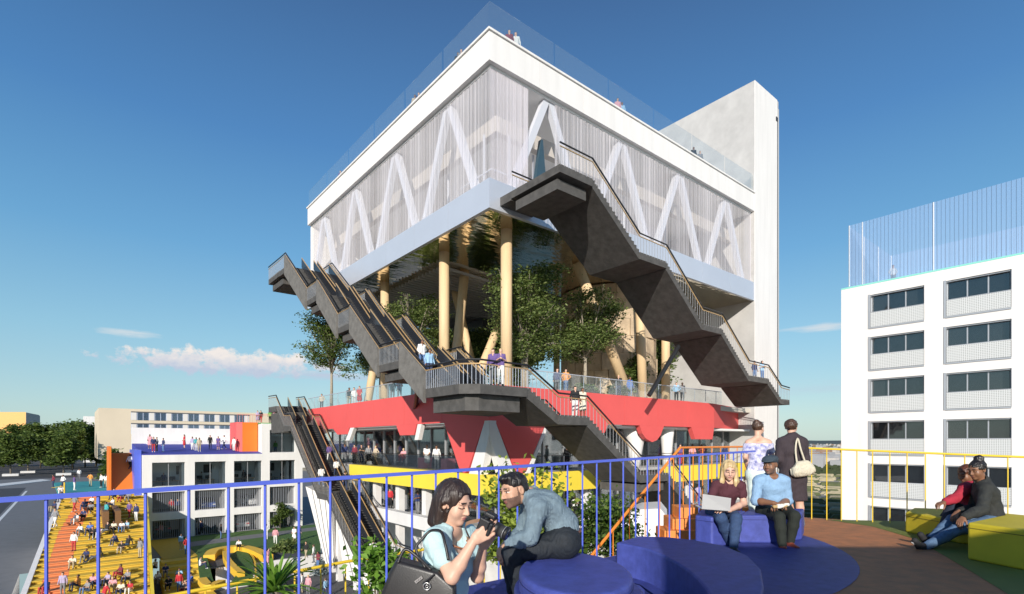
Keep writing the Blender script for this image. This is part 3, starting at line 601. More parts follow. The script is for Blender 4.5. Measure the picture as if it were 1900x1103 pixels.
# roof terrace of the block
MB().prism([(-12.5, GY, 9.625), (.03, GY, 9.625), (.03, GY+13.2, 9.625), (-12.5, GY+13.2, 9.625)], [(-12.5, GY, 9.70), (.03, GY, 9.70), (.03, GY+13.2, 10.9), (-12.5, GY+13.2, 10.9)]).build('blue_roof_deck', mat('cobalt_deck', (.05, .06, .36), .7, var=.1, sc=3), gb)
B(-12.5, 5, GY+13.3, GY+13.9, 9.63, 13.0).build('roof_parapet', WHITE, gb); B(-11, .0, GY+12.2, GY+13.29, 10.6, 11.3).build('roof_bench', WHITE, gb)
B(.05, 4.9, GY+.1, GY+8, 13.46, 13.55).build('green_roof_edge', mat('green_edge', (.12, .40, .08), .7), gb)
rb = thing('orange_stair_box', 'orange box stair rising from the blue roof deck to the upper roof', 'stair box', loc=(-2.4, GY+2, 9.73))
MB().box(.6, 2.4, 0, 4, 0, 3.9).build('orange_side', ORANGE, rb); MB().prism([(0, .5, 0), (.598, .0, 0), (.598, .0, 3.9), (0, .5, 3.9)], [(0, 4, 0), (.598, 4, 0), (.598, 4, 3.9), (0, 4, 3.9)]).build('red_side', RED, rb)
pr_ = thing('roof_railing', 'pink railing along the upper roof of the white garage block', 'railing', loc=(-2.4, GY+2.0, 13.6))
MB().tube([(0, 0, 1), (2.4, 0, 1), (4, -1.6, 1)], .03).build('top_rail', mat('pink_paint', (.75, .22, .2), .5), pr_)
for k in range(9): MB().tube([(.3*k, 0, 0), (.3*k, 0, 1)], .018, 4).build('post', MATS['pink_paint'], pr_)
# orange ramp with its blue cheek at the block's left end
rp = thing('orange_ramp', 'steep orange ramp beside a blue cheek wall at the end of the white block', 'ramp', loc=(-15.2, GY+1.8, 5.3))
MB().prism([(0, 0, -.4), (0, 5, -.4), (0, 5, 4.5), (0, 3.2, 4.5), (0, 0, .1)], [(2.0, 0, -.4), (2.0, 5, -.4), (2.0, 5, 4.5), (2.0, 3.2, 4.5), (2.0, 0, .1)]).build('ramp_surface', ORANGE, rp)
MB().box(2.003, 2.65, -1.2, 5, -1, 4.9).build('blue_cheek', BRAIL, rp); MB().box(-.2, -.003, 0, 5, -.4, 5.3).build('orange_cheek', ORANGE, rp)
# grandstand
gs = thing('grandstand', 'sunny yellow stepped grandstand with a broad orange aisle', 'grandstand')
NS = 32; y0s = 17.2; dy = 1.006; dz = .2285; zb = -2.0
def gx(y): return -19.3-(49.4-y)*.078, -12.15-(49.4-y)*.075
for k in range(NS):
    ya, yb = y0s+k*dy, y0s+(k+1)*dy; zt = zb+dz*(k+1); (l0, r0), (l1, r1) = gx(ya), gx(yb)
    f = lambda u0, u1, v0, v1: [(l0+(r0-l0)*u0, ya), (l0+(r0-l0)*u1, ya), (l1+(r1-l1)*v1, yb), (l1+(r1-l1)*v0, yb)]
    aw = .085+max(0, k-21)*.012; a2 = aw+.20
    lip = lambda q: [(q[0][0], q[0][1]+.10), (q[1][0], q[1][1]+.10), q[2], q[3]]
    for q, nm_, m_ in ((f(0, aw, 0, aw), 'step', YSTEP), (f(aw+.001, a2, aw+.001, a2), 'aisle_step', OSTEP), (f(a2+.001, 1, a2+.001, 1), 'step', YSTEP)): MB().up(lip(q), zt-.4, zt-.07).up(q, zt-.069, zt).build(nm_, m_, gs)
zt = zb+dz*NS
(l0, r0), (l1, r1) = gx(y0s), gx(49.4)
MB().prism([(l0-.02, y0s, -2), (l1-.02, 49.4, -2), (l1-.02, 49.4, zt+.1), (l0-.02, y0s, zb+.3)], [(l0-.35, y0s, -2), (l1-.35, 49.4, -2), (l1-.35, 49.4, zt+.1), (l0-.35, y0s, zb+.3)]).build('side_wall', WHITE, gs)
MB().prism([(r0+.02, y0s, -2), (r1+.02, 49.4, -2), (r1+.02, 49.4, zt+.1), (r0+.02, y0s, zb+.3)], [(r0+.25, y0s, -2), (r1+.25, 49.4, -2), (r1+.25, 49.4, zt+.1), (r0+.25, y0s, zb+.3)]).build('side_wall', YEL, gs)
def gz(y): return zb+dz*(int((y-y0s)/dy)+1)
for (u, k) in ((179, 21.5), (205, 22.6)):
    p = on(u, 960, 2, 4.0); l, r = gx(44); x = l+(r-l)*(.47 if u == 179 else .60)
    B(x, x+.45, y0s+dy*21.2, y0s+dy*27, gz(y0s+dy*21.5)-.2, gz(y0s+dy*27)+.35).build('brown_block', mat('block_brown', (.20, .10, .04), .7), gs)  # brown blocks, darker than the steps around them
td = MB(); td.prism([(l1-.3, 49.41, zt-.3), (r1-.6, 49.41, zt-.3), (r1-.6, 49.41, zt), (l1-.3, 49.41, zt)], [(l1-1.2, 76, zt-.3), (r1+2, 76, zt-.3), (r1+2, 76, zt), (l1-1.2, 76, zt)])
tag(td.build('teal_terrace', TEAL), 'teal sloping terrace at the top of the yellow grandstand', 'terrace')
t = thing('terrace_railing', 'yellow railing post and rail at the top left of the grandstand', 'railing', loc=(l1+.1, 49.2, zt))
MB().tube([(0, 0, 0), (0, 0, 1.5)], .07).build('post', YRAIL, t); MB().tube([(0, 0, 1.1), (-1.2, 9, .4)], .03).build('rail', YRAIL, t); MB().tube([(7.3, 0, 0), (7.3, 0, 1.5)], .07).build('post', YRAIL, t)
# lower amphitheatre right of the grandstand
am = thing('amphitheatre', 'lower yellow amphitheatre steps with a broad deck below the white block', 'amphitheatre')
def qd(px, z): return [on(u, v, 2, z) for u, v in px]
B(-12.0, -9.15, 34.9, GY-.05, -.35, .03).build('deck', mat('shaded_yellow_rubber', (.52, .34, .03), .8, var=.1), am)  # deck yellow is darkened in its colour to read as shadowed
for k in range(7): B(-12.3-.09*k, -9.22, 33.6-1.3*k, 34.9-1.3*k-.001 if k else 34.899, -2, -.0-.29*k).build('step', YSTEP, am)
# lawn, path, mounds and the curved yellow bench
rects('lawn', [(-9.1, 26, 28.4, GY-.05)], .012, GRASS)
mb = MB(); mb.poly([(-9.1, 40.5, .018), (10, 43.5, .018), (16, 46.5, .018), (-9.1, 43.5, .018)]); mb.build('path', ASPH, kind='structure')
def curve(pts, n=8):
    P = [Vector(p) for p in pts]; out = []
    for i in range(len(P)-1):
        a, b, c, d = P[max(i-1, 0)], P[i], P[i+1], P[min(i+2, len(P)-1)]
        for k in range(n):
            t = k/n; out.append(.5*((2*b)+(c-a)*t+(2*a-5*b+4*c-d)*t*t+(3*b-a-3*c+d)*t**3))
    return out+[P[-1]]
def ribbon(name, label, px, zbase, zt, w, cat='bench'):
    P = curve([on(u, v, 2, zt) for u, v in px]); mb = MB(); n = len(P); V = []; 
    for i, p in enumerate(P):
        d = (P[min(i+1, n-1)]-P[max(i-1, 0)]); nn = Vector((-d.y, d.x, 0)).normalized()*w/2
        V.append((p+nn, p-nn))
    for i in range(n-1):
        a, b, c, d = V[i][0], V[i][1], V[i+1][1], V[i+1][0]; lo = lambda q: Vector((q.x, q.y, zbase))
        mb.poly([a, b, c, d]); mb.poly([b, lo(b), lo(c), c]); mb.poly([a, d, lo(d), lo(a)])
    mb.poly([V[0][0], lo(V[0][0]), lo(V[0][1]), V[0][1]]); mb.poly([V[-1][1], lo(V[-1][1]), lo(V[-1][0]), V[-1][0]])
    return tag(mb.build(name, BENCHY), label, cat)
BENCHY = mat('bench_yellow', (.80, .48, .04), .6, var=.05, sc=2)
ribbon('curved_bench', 'long yellow bench curling like a hook round the sunken lawn', [(388, 1030), (400, 1019), (440, 1013), (470, 1018), (497, 1030)], 0, .6, .95)
ribbon('curved_bench', 'short yellow bench tongue running down into the sunken lawn', [(418, 1022), (422, 1036), (434, 1050), (448, 1062)], 0, .6, .5)
ribbon('corner_bench', 'orange yellow bench corner at the foot of the green mound', [(375, 1072), (388, 1084), (412, 1076)], 0, .45, .6)
ribbon('lawn_kerb', 'thin yellow kerb curving along the right edge of the sunken lawn', [(462, 1024), (470, 1034), (474, 1050), (474, 1078)], 0, .25, .14, 'kerb')
for i, (px, z) in enumerate(((((366, 1020), (379, 1019), (388, 1048), (396, 1078), (373, 1081), (368, 1050)), .35), (((425, 1032), (440, 1022), (460, 1026), (469, 1040), (470, 1080), (425, 1085), (440, 1065), (447, 1055)), .22))):
    mb = MB(); P = qd(px, z); mb.up(P, .0, z); mb.build('lawn_mound', GRASS, kind='structure')
rects('sunken_court', [(-9.0, -1.0, 28.5, 34.0)], .018, mat('slate_court', (.075, .075, .085), .85))
# distant buildings on the left
bb = thing('long_building', 'long sand coloured building with two ribbon windows beyond the white block', 'building')
BY = 216.0
xl = on(183, 800, 1, BY).x; xr = on(600, 800, 1, BY).x; zt_ = on(183, 757, 1, BY).z
B(xl, xr, BY, BY+40, 5, zt_).build('wall', BEIGE, bb); B(xl+6, xr, BY+1, BY+39, 0, 5).build('ground_floor', WHITEB, bb)
xw0, xw1 = on(243, 780, 1, BY).x, on(462, 780, 1, BY).x
for v0, v1 in ((767, 781), (788, 806)):
    z1, z0 = on(300, v0, 1, BY).z, on(300, v1, 1, BY).z
    w = B(xw0, xw1, BY-.25, BY-.02, z1, z1+.35).build('window', mat('slate_lintel', (.12, .12, .13), .7), bb)
    K = 22
    for k in range(K):
        xa = xw0+(xw1-xw0)*k/K; xb = xw0+(xw1-xw0)*(k+1)/K
        B(xa+.15, xb-.15, BY-.12, BY-.02, z0, z1-.02).build('pane', GLASSB if k % 3 else mat('pale_blind', (.70, .66, .62), .7), w)
    B(xw0, xw1, BY-.02, BY-.005, z0, z1).build('blind', mat('blue_grey_blind', (.45, .50, .62), .6), w)
ob = thing('orange_building', 'small orange and grey building rising over the trees at far left', 'building')
p0, p1, p2 = on(-40, 800, 2, 24), W(-60, 765, 330), W(48, 765, 330)
p3 = W(72, 765, 360)
MB().prism([(p1.x, p1.y, 0), (p2.x, p2.y, 0), (p2.x, p2.y, p2.z), (p1.x, p1.y, p2.z)], [(p1.x-20, p1.y+50, 0), (p2.x-6, p2.y+40, 0), (p2.x-6, p2.y+40, p2.z), (p1.x-20, p1.y+50, p2.z)]).build('wall', mat('apricot_render', (.75, .42, .15), .8), ob)
q2 = Vector((p3.x, p3.y, 0)); MB().prism([(p2.x+.05, p2.y, 0), (q2.x, q2.y, 0), (q2.x, q2.y, p2.z-.2), (p2.x+.05, p2.y, p2.z-.2)], [(p2.x, p2.y+30, 0), (q2.x, q2.y+20, 0), (q2.x, q2.y+20, p2.z-.2), (p2.x, p2.y+30, p2.z-.2)]).build('side_wall', mat('grey_render', (.40, .38, .36), .8), ob)
p = W(172, 773, 300); tag(B(p.x-4, p.x+6, p.y, p.y+12, 0, p.z).build('white_tower_block', WHITE), 'plain white block just left of the long sand building', 'building')
# ================================================================ the roof terrace the picture is taken from
TZ = 9.68
RB = -20.68                                                   # line of the blue railing
fl = [(-24, -29), (-24, RB), (-10.35, RB), (-10.35, -19.9), (-8.6, -19.9), (-8.75, -20.7), (-7.0, -24.9), (-7.0, -29)]
cw = lambda X, Y: (W(950, 822, 1)+D(X, Y-1))[:2]
notch = [(-7.0, -29)]+[cw(X, Y) for X, Y in ((1.3, -4.2), (1.3, 3.2), (1.33, 3.7), (1.34, 4.35), (1.24, 5.0), (1.02, 5.3), (.62, 4.75), (.1, 4.1), (-.12, 3.75), (-.5, 3.6), (-1.15, 3.2), (-1.0, -5.6))]
fl = fl[:-1]+notch
fm_ = MB().up(fl, TZ-.5, TZ); fm_.m = [0, 0]+[1]*(len(fm_.m)-2)
fm_.build('terrace_floor', [mat('brown_orange_floor', (.54, .20, .07), .75, var=.3, sc=5, bump=.08, bsc=60, tint=(.33, .14, .055)), BLUEF], kind='structure')
rects('lower_terrace_floor', [(-24, -7.2, -29, RB-.001)], 9.165, BLUEF)
mb = MB(); mb.up([(-26, -29), (-7.2, -29), (-7.2, -19), (-11, -19), (-11, -14.6), (-26, -14.6)], -2.2, 7.4); mb.build('terrace_block', WHITEB, kind='structure')
rects('planted_ledge', [(-26, -11, -20.6, -14.7)], 7.42, mat('ledge_soil', (.05, .075, .02), .95, var=.4, sc=3))
disc = [];                                                    # blue painted disc, clipped by the railing line
c0 = Vector((-13.42, -19.4)); P = W(950+.7/7.4*992, 822, 7.4); c0 = Vector((P.x, P.y))
for k in range(72):
    a = -2*math.pi*k/72; q = c0+Vector((math.cos(a), math.sin(a)))*3.45
    disc.append((q.x, min(q.y, RB-.02)))
def pit(q):
    d = Vector(q)-Vector((CAM.x, CAM.y)); X = d.x*ER[0]-d.y*ER[1]; Y_ = d.x*ER[1]+d.y*ER[0]; return X < 1.37 and Y_ < 6
arc = [q for q in disc if not pit(q)]; i0 = next(i for i in range(72) if pit(disc[i]) and not pit(disc[i-1])); i1 = next(i for i in range(72) if pit(disc[i-1]) and not pit(disc[i]))
ring_ = [disc[(i1+k) % 72] for k in range((i0-i1) % 72)]
last = W(950, 822, 1)
ring_ += [tuple(cw(X, Y)) for X, Y in ((1.30, 3.88), (1.28, 4.33), (1.19, 4.96), (1.0, 5.22), (.65, 4.68), (.15, 4.04), (-.09, 3.69), (-.5, 3.54), (-1.15, 3.14), (-1.15, 4.3))]
disc = ring_
dd = []
for q in disc:
    if not dd or (Vector(q)-Vector(dd[-1])).length > .02: dd.append(q)
mb = MB(); mb.poly([(x, y, TZ+.004) for x, y in reversed(dd)]); mb.build('blue_floor_disc', BLUEF, kind='structure')
# grass-green verge under the yellow railing
vg = [W(u, 822, Y) for u, Y in ((1530, 9.2), (1690, 8.95), (1900, 8.2), (2150, 6.0), (2150, 4.4), (1990, 4.0), (1870, 4.66), (1800, 5.5), (1700, 7.3), (1620, 8.4))]
mb = MB(); mb.poly([(p.x, p.y, TZ+.003) for p in reversed(vg)]); mb.build('green_floor_patch', mat('olive_rubber', (.15, .18, .025), .8, var=.2, sc=1.5), kind='structure')
# unseen wall added behind the camera's right to shade the terrace floor
a_, b_ = W(950, 822, 1)+D(.22, -2.4), W(950, 822, 1)+D(8, -2.4)
MB().up([(a_.x, a_.y), (b_.x, b_.y), (b_.x+D(0, -.3).x, b_.y+D(0, -.3).y), (a_.x+D(0, -.3).x, a_.y+D(0, -.3).y)], 9.17, 12.55).build('added_shade_wall', WHITE, kind='structure')
def z_rail(x): return 10.70+.012*(x+19)
br = thing('blue_railing', 'thin blue steel railing running along the edge of the roof terrace', 'railing')
xs0 = W(86, 822, 3.0).x; step = .2415
def rl(u): p = on(u, 822, 1, RB); return p.x
X0, X1 = rl(-60), rl(1400)
zA = on(0, 928, 1, RB).z; xA = rl(0); zB = on(1200, 850.5, 1, RB).z; xB = rl(1200)
zr = lambda x: zA+(zB-zA)*(x-xA)/(xB-xA)
MB().hexa([(X0, RB-.02, zr(X0)-.014), (X1, RB-.02, zr(X1)-.014), (X1, RB+.02, zr(X1)-.014), (X0, RB+.02, zr(X0)-.014), (X0, RB-.02, zr(X0)+.014), (X1, RB-.02, zr(X1)+.014), (X1, RB+.02, zr(X1)+.014), (X0, RB+.02, zr(X0)+.014)]).build('top_rail', BRAIL, br)
xp0, xp1 = rl(86), rl(1242); K = 26
for k in range(-1, 35):
    x = xp0+(xp1-xp0)*k/K
    if x > X1: break
    MB().tube([(x, RB, TZ-.02), (x, RB, zr(x)-.01)], .0095, 6).build('baluster', BRAIL, br)
yr = thing('yellow_railing', 'slim yellow railing behind the seats on the right of the terrace', 'railing')
A, Bp = W(1492, 831.5, 9.3), W(1960, 851, 7.9); Bz = Bp.copy()
MB().tube([A, Bp], .017, 8).build('top_rail', YRAIL, yr)
for u in (1506, 1534, 1561, 1590, 1619, 1651, 1683, 1717, 1752, 1790, 1870, 1915):
    t = (u-1492)/(1960-1492); Y = 1/((1-t)/9.3+t/7.9); tt = (9.3-Y)/(9.3-7.9); p = A.lerp(Bp, tt)
    MB().tube([p, (p.x, p.y, TZ-.02)], .0085, 6).build('baluster', YRAIL, yr)
# lower yellow railing on the planted ledge
lr = thing('ledge_railing', 'yellow railing on the planted ledge below the blue railing', 'railing')
MB().tube([on(250, 1118, 1, -14.9), on(640, 1043, 1, -14.9), on(800, 1018, 1, -14.9), on(1010, 984, 1, -14.9)], .03, 8).build('top_rail', YRAIL, lr)
for k in range(16):
    p = on(250, 1118, 1, -14.9).lerp(on(800, 1018, 1, -14.9), k/11)
    MB().tube([p, (p.x, p.y, 7.4)], .015, 5).build('baluster', YRAIL, lr)
# orange stair outside the railing
os_ = thing('orange_steps', 'orange steps climbing beside the blue railing to the terrace', 'steps')
OST = mat('orange_step_rubber', (.80, .27, .06), .7, var=.12, sc=2, bump=.06, bsc=60)
for k, (u0, X1, zt_, Y0) in enumerate(((1262, 4.15, 9.91, 8.98), (1248, 3.3, 9.74, 8.86), (1233, 3.2, 9.57, 8.72), (1219, 3.1, 9.40, 8.60))):
    X0 = (u0-950)/992*Y0; o = W(950, 822, 1); q = [o+D(X0, Y0-1), o+D(X1, Y0-1), o+D(X1, Y0-1+(.55 if k else .5)), o+D(X0, Y0-1+(.55 if k else .5))]
    bevel(MB().up([(a.x, a.y) for a in q], zt_-.34, zt_-.002*k).build('step', OST, os_), .012)
oh = thing('orange_handrail', 'orange handrail sloping down beside the orange steps', 'handrail')
hp = [on(1088, 1043, 1, -19.45), on(1262, 831, 1, -19.45), on(1392, 829, 1, -19.45)]
MB().tube([hp[0], hp[1]], .023, 8).build('sloping_rail', ORAIL, oh); MB().tube([hp[1], hp[2]], .019, 8).build('level_rail', ORAIL, oh)
for k in range(6):
    p = hp[0].lerp(hp[1], (k+.5)/6); MB().tube([p, (p.x, p.y, p.z-1.1)], .008, 5).build('baluster', ORAIL, oh)
for k in range(8):
    p = hp[1].lerp(hp[2], (k+.3)/8); MB().tube([p, (p.x, p.y, p.z-1.0)], .008, 5).build('baluster', ORAIL, oh)
# blue seats
def outline(px, z): return [on(u, v, 2, z) for u, v in px]
def soft(o, w=.025): return bevel(o, w, 3)
P = W(1066, 822, 3.62); dr = []; rgt, fwd_ = D(1, 0), D(0, 1)
for k in range(64):
    a = 2*math.pi*k/64; q = P+rgt*(.375*math.cos(a))+fwd_*(.60*math.sin(a)); dr.append((q.x, q.y))
tag(soft(MB().up(dr, 9.17, 10.14).build('round_seat', BLUE), .03), 'oval cobalt blue seat drum under the man in the denim shirt', 'seat')
SEAM = mat('dark_blue_seam', (.02, .028, .14), .7); drum_o = [o_ for o_ in COL.objects if o_.name.startswith('round_seat')][0]
for z_ in (10.085, 9.86): MB().tube([(x, y, z_) for x, y in dr+dr[:1]], .004, 4).build('seam', SEAM, drum_o)
MB().tube([(dr[44][0], dr[44][1], 10.12), (dr[44][0], dr[44][1], 9.3)], .004, 4).build('seam', SEAM, drum_o)
dr2 = []
for k in range(64):
    a = 2*math.pi*k/64; q = P+rgt*(.02+.43*math.cos(a))+fwd_*(.66*math.sin(a)); dr2.append((q.x, q.y))
tag(soft(MB().up(dr2, 9.17, 10.02).build('seat_ring', BLUEF), .02), 'ring hugging the oval seat drum, coloured dark blue for the gap shadow', 'seat ring')  # ring takes the darker blue to paint the shadow in its gap
pz = 10.0; F = curve([on(u, v, 2, pz) for u, v in ((1143, 1007), (1205, 1020), (1265, 1050), (1308, 1090), (1330, 1140))], 8)
Bk = [W(u, 822, Y) for u, Y in ((1405, 3.2), (1418, 3.7), (1412, 4.25), (1388, 4.75), (1345, 5.2), (1290, 5.5), (1240, 5.68), (1185, 5.74))]
tag(soft(MB().up([(p.x, p.y) for p in F]+[(p.x, p.y) for p in Bk], 9.17, pz).build('curved_bench', BLUE), .02), 'low curved cobalt blue bench with a pale lit front beside the oval drum', 'bench')
def block(name, label, pts, z1, m=BLUE, z0=TZ+.002):
    q = [W(u, 822, Y) for u, Y in pts]; o_ = _block(name, label, q, z1, m, z0); sm_ = SEAM if m is BLUE else mat('dark_olive_seam', (.16, .12, .01), .7)
    c_ = sum(q, Vector())/len(q); MB().tube([(p.x+(p.x-c_.x)*.002, p.y+(p.y-c_.y)*.002, z1-.06) for p in q+q[:1]], .0045, 4).build('seam', sm_, o_)
    return o_
def _block(name, label, q, z1, m, z0):
    return tag(soft(MB().up([(p.x, p.y) for p in q], z0, z1).build(name, m)), label, 'bench')
block('seat_block', 'tall cobalt blue block under the woman with the laptop', [(1290, 6.95), (1321, 6.75), (1368, 6.9), (1384, 7.4), (1300, 7.55)], 10.06)
block('seat_block', 'long cobalt blue block under the man in the flat cap', [(1371, 7.02), (1440, 7.0), (1488, 7.25), (1492, 7.75), (1388, 7.62)], 10.05)
YB = mat('olive_yellow_rubber', (.64, .50, .025), .7, var=.12, sc=2)
block('yellow_block', 'longer yellow bench block behind the seated pair', [(1680, 7.9), (1780, 7.0), (1960, 6.35), (1990, 7.1), (1790, 8.2), (1695, 8.4)], 9.98, YB)
block('yellow_block', 'near yellow bench block at the right edge under the dark jacket', [(1795, 6.05), (1905, 5.5), (2010, 5.7), (1990, 6.3), (1870, 6.75)], 10.10, YB)

# ================================================================ plants
def leaf_cloud(name, blobs, n, size, m, parent, aspect=.5, clump=.0, flat=.35, seed=0, tier=.55):
    r = np.random.default_rng(seed); C = []; W_ = np.array([b[3]*b[4]*b[5] for b in blobs])**.7; W_ = W_/W_.sum()
    idx = r.choice(len(blobs), n, p=W_); bl = np.array(blobs)[idx]
    d = r.normal(size=(n, 3)); d /= np.linalg.norm(d, axis=1)[:, None]; rad = (r.random(n)**.42)[:, None]
    C = bl[:, :3]+d*rad*bl[:, 3:6]
    if clump:
        K = max(8, n//28); cent = C[r.choice(n, K)]; ci = r.integers(0, K, n); C = np.where(r.random((n, 1)) < .8, cent[ci]+r.normal(size=(n, 3))*clump*np.array([1, 1, tier]), C)
    u = r.normal(size=(n, 3)); u[:, 2] *= flat; u /= np.linalg.norm(u, axis=1)[:, None]
    w = r.normal(size=(n, 3)); w[:, 2] *= .6; w -= (w*u).sum(1)[:, None]*u; w /= np.linalg.norm(w, axis=1)[:, None]
    s = size*(.6+.8*r.random(n))[:, None]; nn = np.cross(u, w)
    V = np.stack([C-u*s, C+w*s*aspect+nn*s*.12, C+u*s, C-w*s*aspect+nn*s*.12], 1).reshape(-1, 3); F = np.arange(4*n).reshape(-1, 4)
    return link(name, arr_mesh(name, V, F, m, smooth=False), parent)
def tree(name, label, loc, trunk_h, blobs, n, size, m=LEAF_A, bark=BARK, group=None, cat='tree', r0=.14, limbs=7, seed=1, clump=.0, aspect=.5, stems=1, tier=.55):
    t = thing(name, label, cat, group, loc); r = random.Random(seed)
    mb = MB(); top = Vector((blobs[0][0]*.6, blobs[0][1]*.6, trunk_h))
    for s in range(stems):
        o = Vector((r.uniform(-.2, .2), r.uniform(-.2, .2), 0))*(stems > 1); mid = top*.5+Vector((r.uniform(-.1, .1), r.uniform(-.1, .1), 0))*trunk_h*.15
        mb.tube([o, mid+o, top+o*2], r0, 8, r1=r0*.6)
    for k in range(limbs):
        b = blobs[k % len(blobs)]; e = Vector(b[:3])+Vector((r.uniform(-.6, .6)*b[3], r.uniform(-.6, .6)*b[4], r.uniform(-.1, .6)*b[5]))
        st = top*(.62+.38*r.random()); mb.tube([st, st.lerp(e, .5)+Vector((0, 0, -.03*trunk_h)), e], r0*.45, 5, r1=r0*.1)
        for _ in range(2):
            e2 = e+Vector((r.uniform(-.5, .5)*b[3], r.uniform(-.5, .5)*b[4], r.uniform(0, .5)*b[5])); mb.tube([st.lerp(e, .55), e2], r0*.2, 4, r1=r0*.05)
    mb.build('trunk', bark, t, True); leaf_cloud('crown', blobs, n, size, m, t, aspect, clump, seed=seed, tier=tier); return t
def blobs_(r, h0, h1, R_, k, seed):
    q = random.Random(seed); out = [(0, 0, (h0+h1)/2, R_*.55, R_*.55, (h1-h0)*.36)]
    for i in range(k):
        a = q.uniform(0, 6.28); f = q.uniform(.25, .75); z = h0+(h1-h0)*q.uniform(.12, .92); sh = 1-.5*abs((z-(h0+h1)/2)/(h1-h0))*1.2
        out.append((R_*f*math.cos(a), R_*f*math.sin(a), z, R_*.38*sh, R_*.38*sh, (h1-h0)*.13))
    return out
# terrace trees
def ground(u, v, z): return on(u, v, 2, z)
def tt(label, xy, h0, h1, R_, n, seed, m=LEAF_D, size=.17, k=22, r0=.13, th=None, stems=1, bark=BARKP):
    return tree('terrace_tree', label, (xy[0], xy[1], 14.3), th or h0+(h1-h0)*.35, blobs_(None, h0, h1, R_, k, seed), n, size, m, bark, seed=seed, limbs=30, clump=.42, r0=r0*1.3, stems=stems, tier=.22)
tt('tallest dark green tree on the terrace, in the middle beside the front timber column', (6.2, 4.0), 2.0, 9.4, 3.3, 19000, 3, LEAF_D, .105, 30, stems=2)
tt('rounder green tree on the terrace in front of the stone drum', (11.6, 3.2), 2.8, 8.2, 3.2, 15000, 4, LEAF_D, .105, 26)
tt('broad dark tree on the terrace behind the escalator stair', (3.0, 14.4), 4.0, 9.2, 3.0, 11500, 5, LEAF_D, .105, 24)
p = W(622, 740, 50); tt('slender open tree at the far left corner of the terrace', (1.5, 28.2), 2.7, 10.4, 3.3, 10000, 6, LEAF_A, .115, 18, .13)
tt('leafy tree at the right between the last two timber columns', (25.0, 6.5), 1.0, 8.3, 2.0, 7000, 8, LEAF_D, .16, 20)
tt('small yellowish shrub tree beside the leaning column', (18.6, 4.0), .6, 4.6, 1.1, 3000, 9, LEAF_A, .13, 12, .06)
tt('dim tree deep under the box behind the tallest tree', (10.5, 10.5), .6, 6.5, 2.3, 7000, 10, LEAF_D, .16, 18)
src = [o_ for o_ in COL.objects if o_.name.startswith('terrace_tree') and o_.parent is None][1]
for lab, x, y, rz_, sc_ in (('leafy tree at the rear of the terrace behind the left leaning column', 8.5, 20, 1.1, .95), ('leafy tree at the rear of the terrace seen past the front column', 13, 16.5, 2.3, 1.05), ('leafy tree deep at the rear left of the terrace', 5.5, 25.5, 3.9, 1.0), ('leafy tree far back on the terrace beside the stone drum', 14, 24, 5.0, 1.1)):
    r_t = src.copy(); COL.objects.link(r_t); r_t.location = (x, y, 14.3); r_t.rotation_euler.z = rz_; r_t.scale = (sc_,)*3; r_t['label'] = lab
    for ch in list(src.children): c_t = ch.copy(); COL.objects.link(c_t); c_t.parent = r_t
for i, (x, y, R_, h) in enumerate(((9.5, 1.6, 1.0, 1.0), (13.6, 1.8, 1.3, 1.2), (11.5, 2.2, .9, .8), (15, 2.6, .9, 1.0))):
    t = thing('terrace_shrub', ['low shrub at the foot of the tallest terrace tree', 'wide dark shrub under the rounder terrace tree', 'small shrub between the two middle terrace trees', 'low shrub by the foot of the leaning columns'][i], 'shrub', loc=(x, y, 14.3))
    leaf_cloud('foliage', blobs_(None, .1, h, R_, 8, 20+i), 1500, .11, LEAF_A if i % 2 else LEAF_D, t, seed=20+i)
    MB().tube([(0, 0, 0), (.1, 0, h*.6)], .04, 5).build('stem', BARKD, t)
# street trees at the left
lst = [(20, 892, 178, 13.5, 'nearest street tree, standing in a pale planter at far left', 4.2), (52, 884, 196, 15.5, 'second street tree in a pale planter, tall and rounded', 4.6), (118, 882, 182, 15.5, 'street tree standing above the teal terrace with a pale double stem', 5.2), (134, 880, 200, 17, 'tallest street tree of the left group', 5.5), (-20, 880, 200, 18, 'street tree cut by the left picture edge', 6)]
for i, (u, v, Y, h, lab, R_) in enumerate(lst):
    p = W(u, v, Y); t = tree('street_tree', lab, (p.x, p.y, 0), h*.4, blobs_(None, h*.18, h, R_, 18, 40+i), 5500, .5, LEAF_A, BARK, 'street trees at the left', seed=40+i, r0=.25, clump=.8)
    tag(B(p.x-2, p.x+2, p.y-2, p.y+2, 0, .7).build('tree_planter', WHITEB), 'pale planter under the '+['nearest street tree', 'second street tree', 'double stemmed street tree', 'tallest street tree', 'street tree cut by the picture edge'][i], 'planter', 'planters under the street trees')
for i, (u, Y, h, R_) in enumerate(((-60, 235, 20, 7), (5, 240, 19, 7), (40, 250, 20, 7), (75, 235, 19, 7), (105, 245, 20, 7), (135, 230, 20.5, 7), (158, 240, 20.5, 6.5), (178, 250, 18, 5))):
    p = W(u, 880, Y); tree('background_tree', ['first dark tree of the back row at far left', 'second dark tree of the back row', 'third dark tree of the back row', 'fourth dark tree of the back row', 'fifth dark tree of the back row', 'sixth dark tree of the back row', 'seventh dark tree of the back row', 'last and smallest dark tree of the back row by the white block'][i], (p.x, p.y, 0), h*.4, blobs_(None, 1.0, h, R_, 18, 60+i), 5000, .62, LEAF_A, BARKD, 'dark trees in the back row', seed=60+i, r0=.3, clump=1.0)
for u, v, Y, h, R_, lab in ((213, 875, 130, 9.5, 3.0, 'green tree against the sand building behind the orange ramp'), (408, 835, 130, 12.3, 3.6, 'rounded tree top showing over the white roof parapet')):
    p = W(u, 860, Y); tree('garden_tree', lab, (p.x, p.y, 0), h*.4, blobs_(None, h*.2, h, R_, 14, int(u)), 4500, .38, LEAF_A, BARK, seed=int(u), r0=.2, clump=.6)
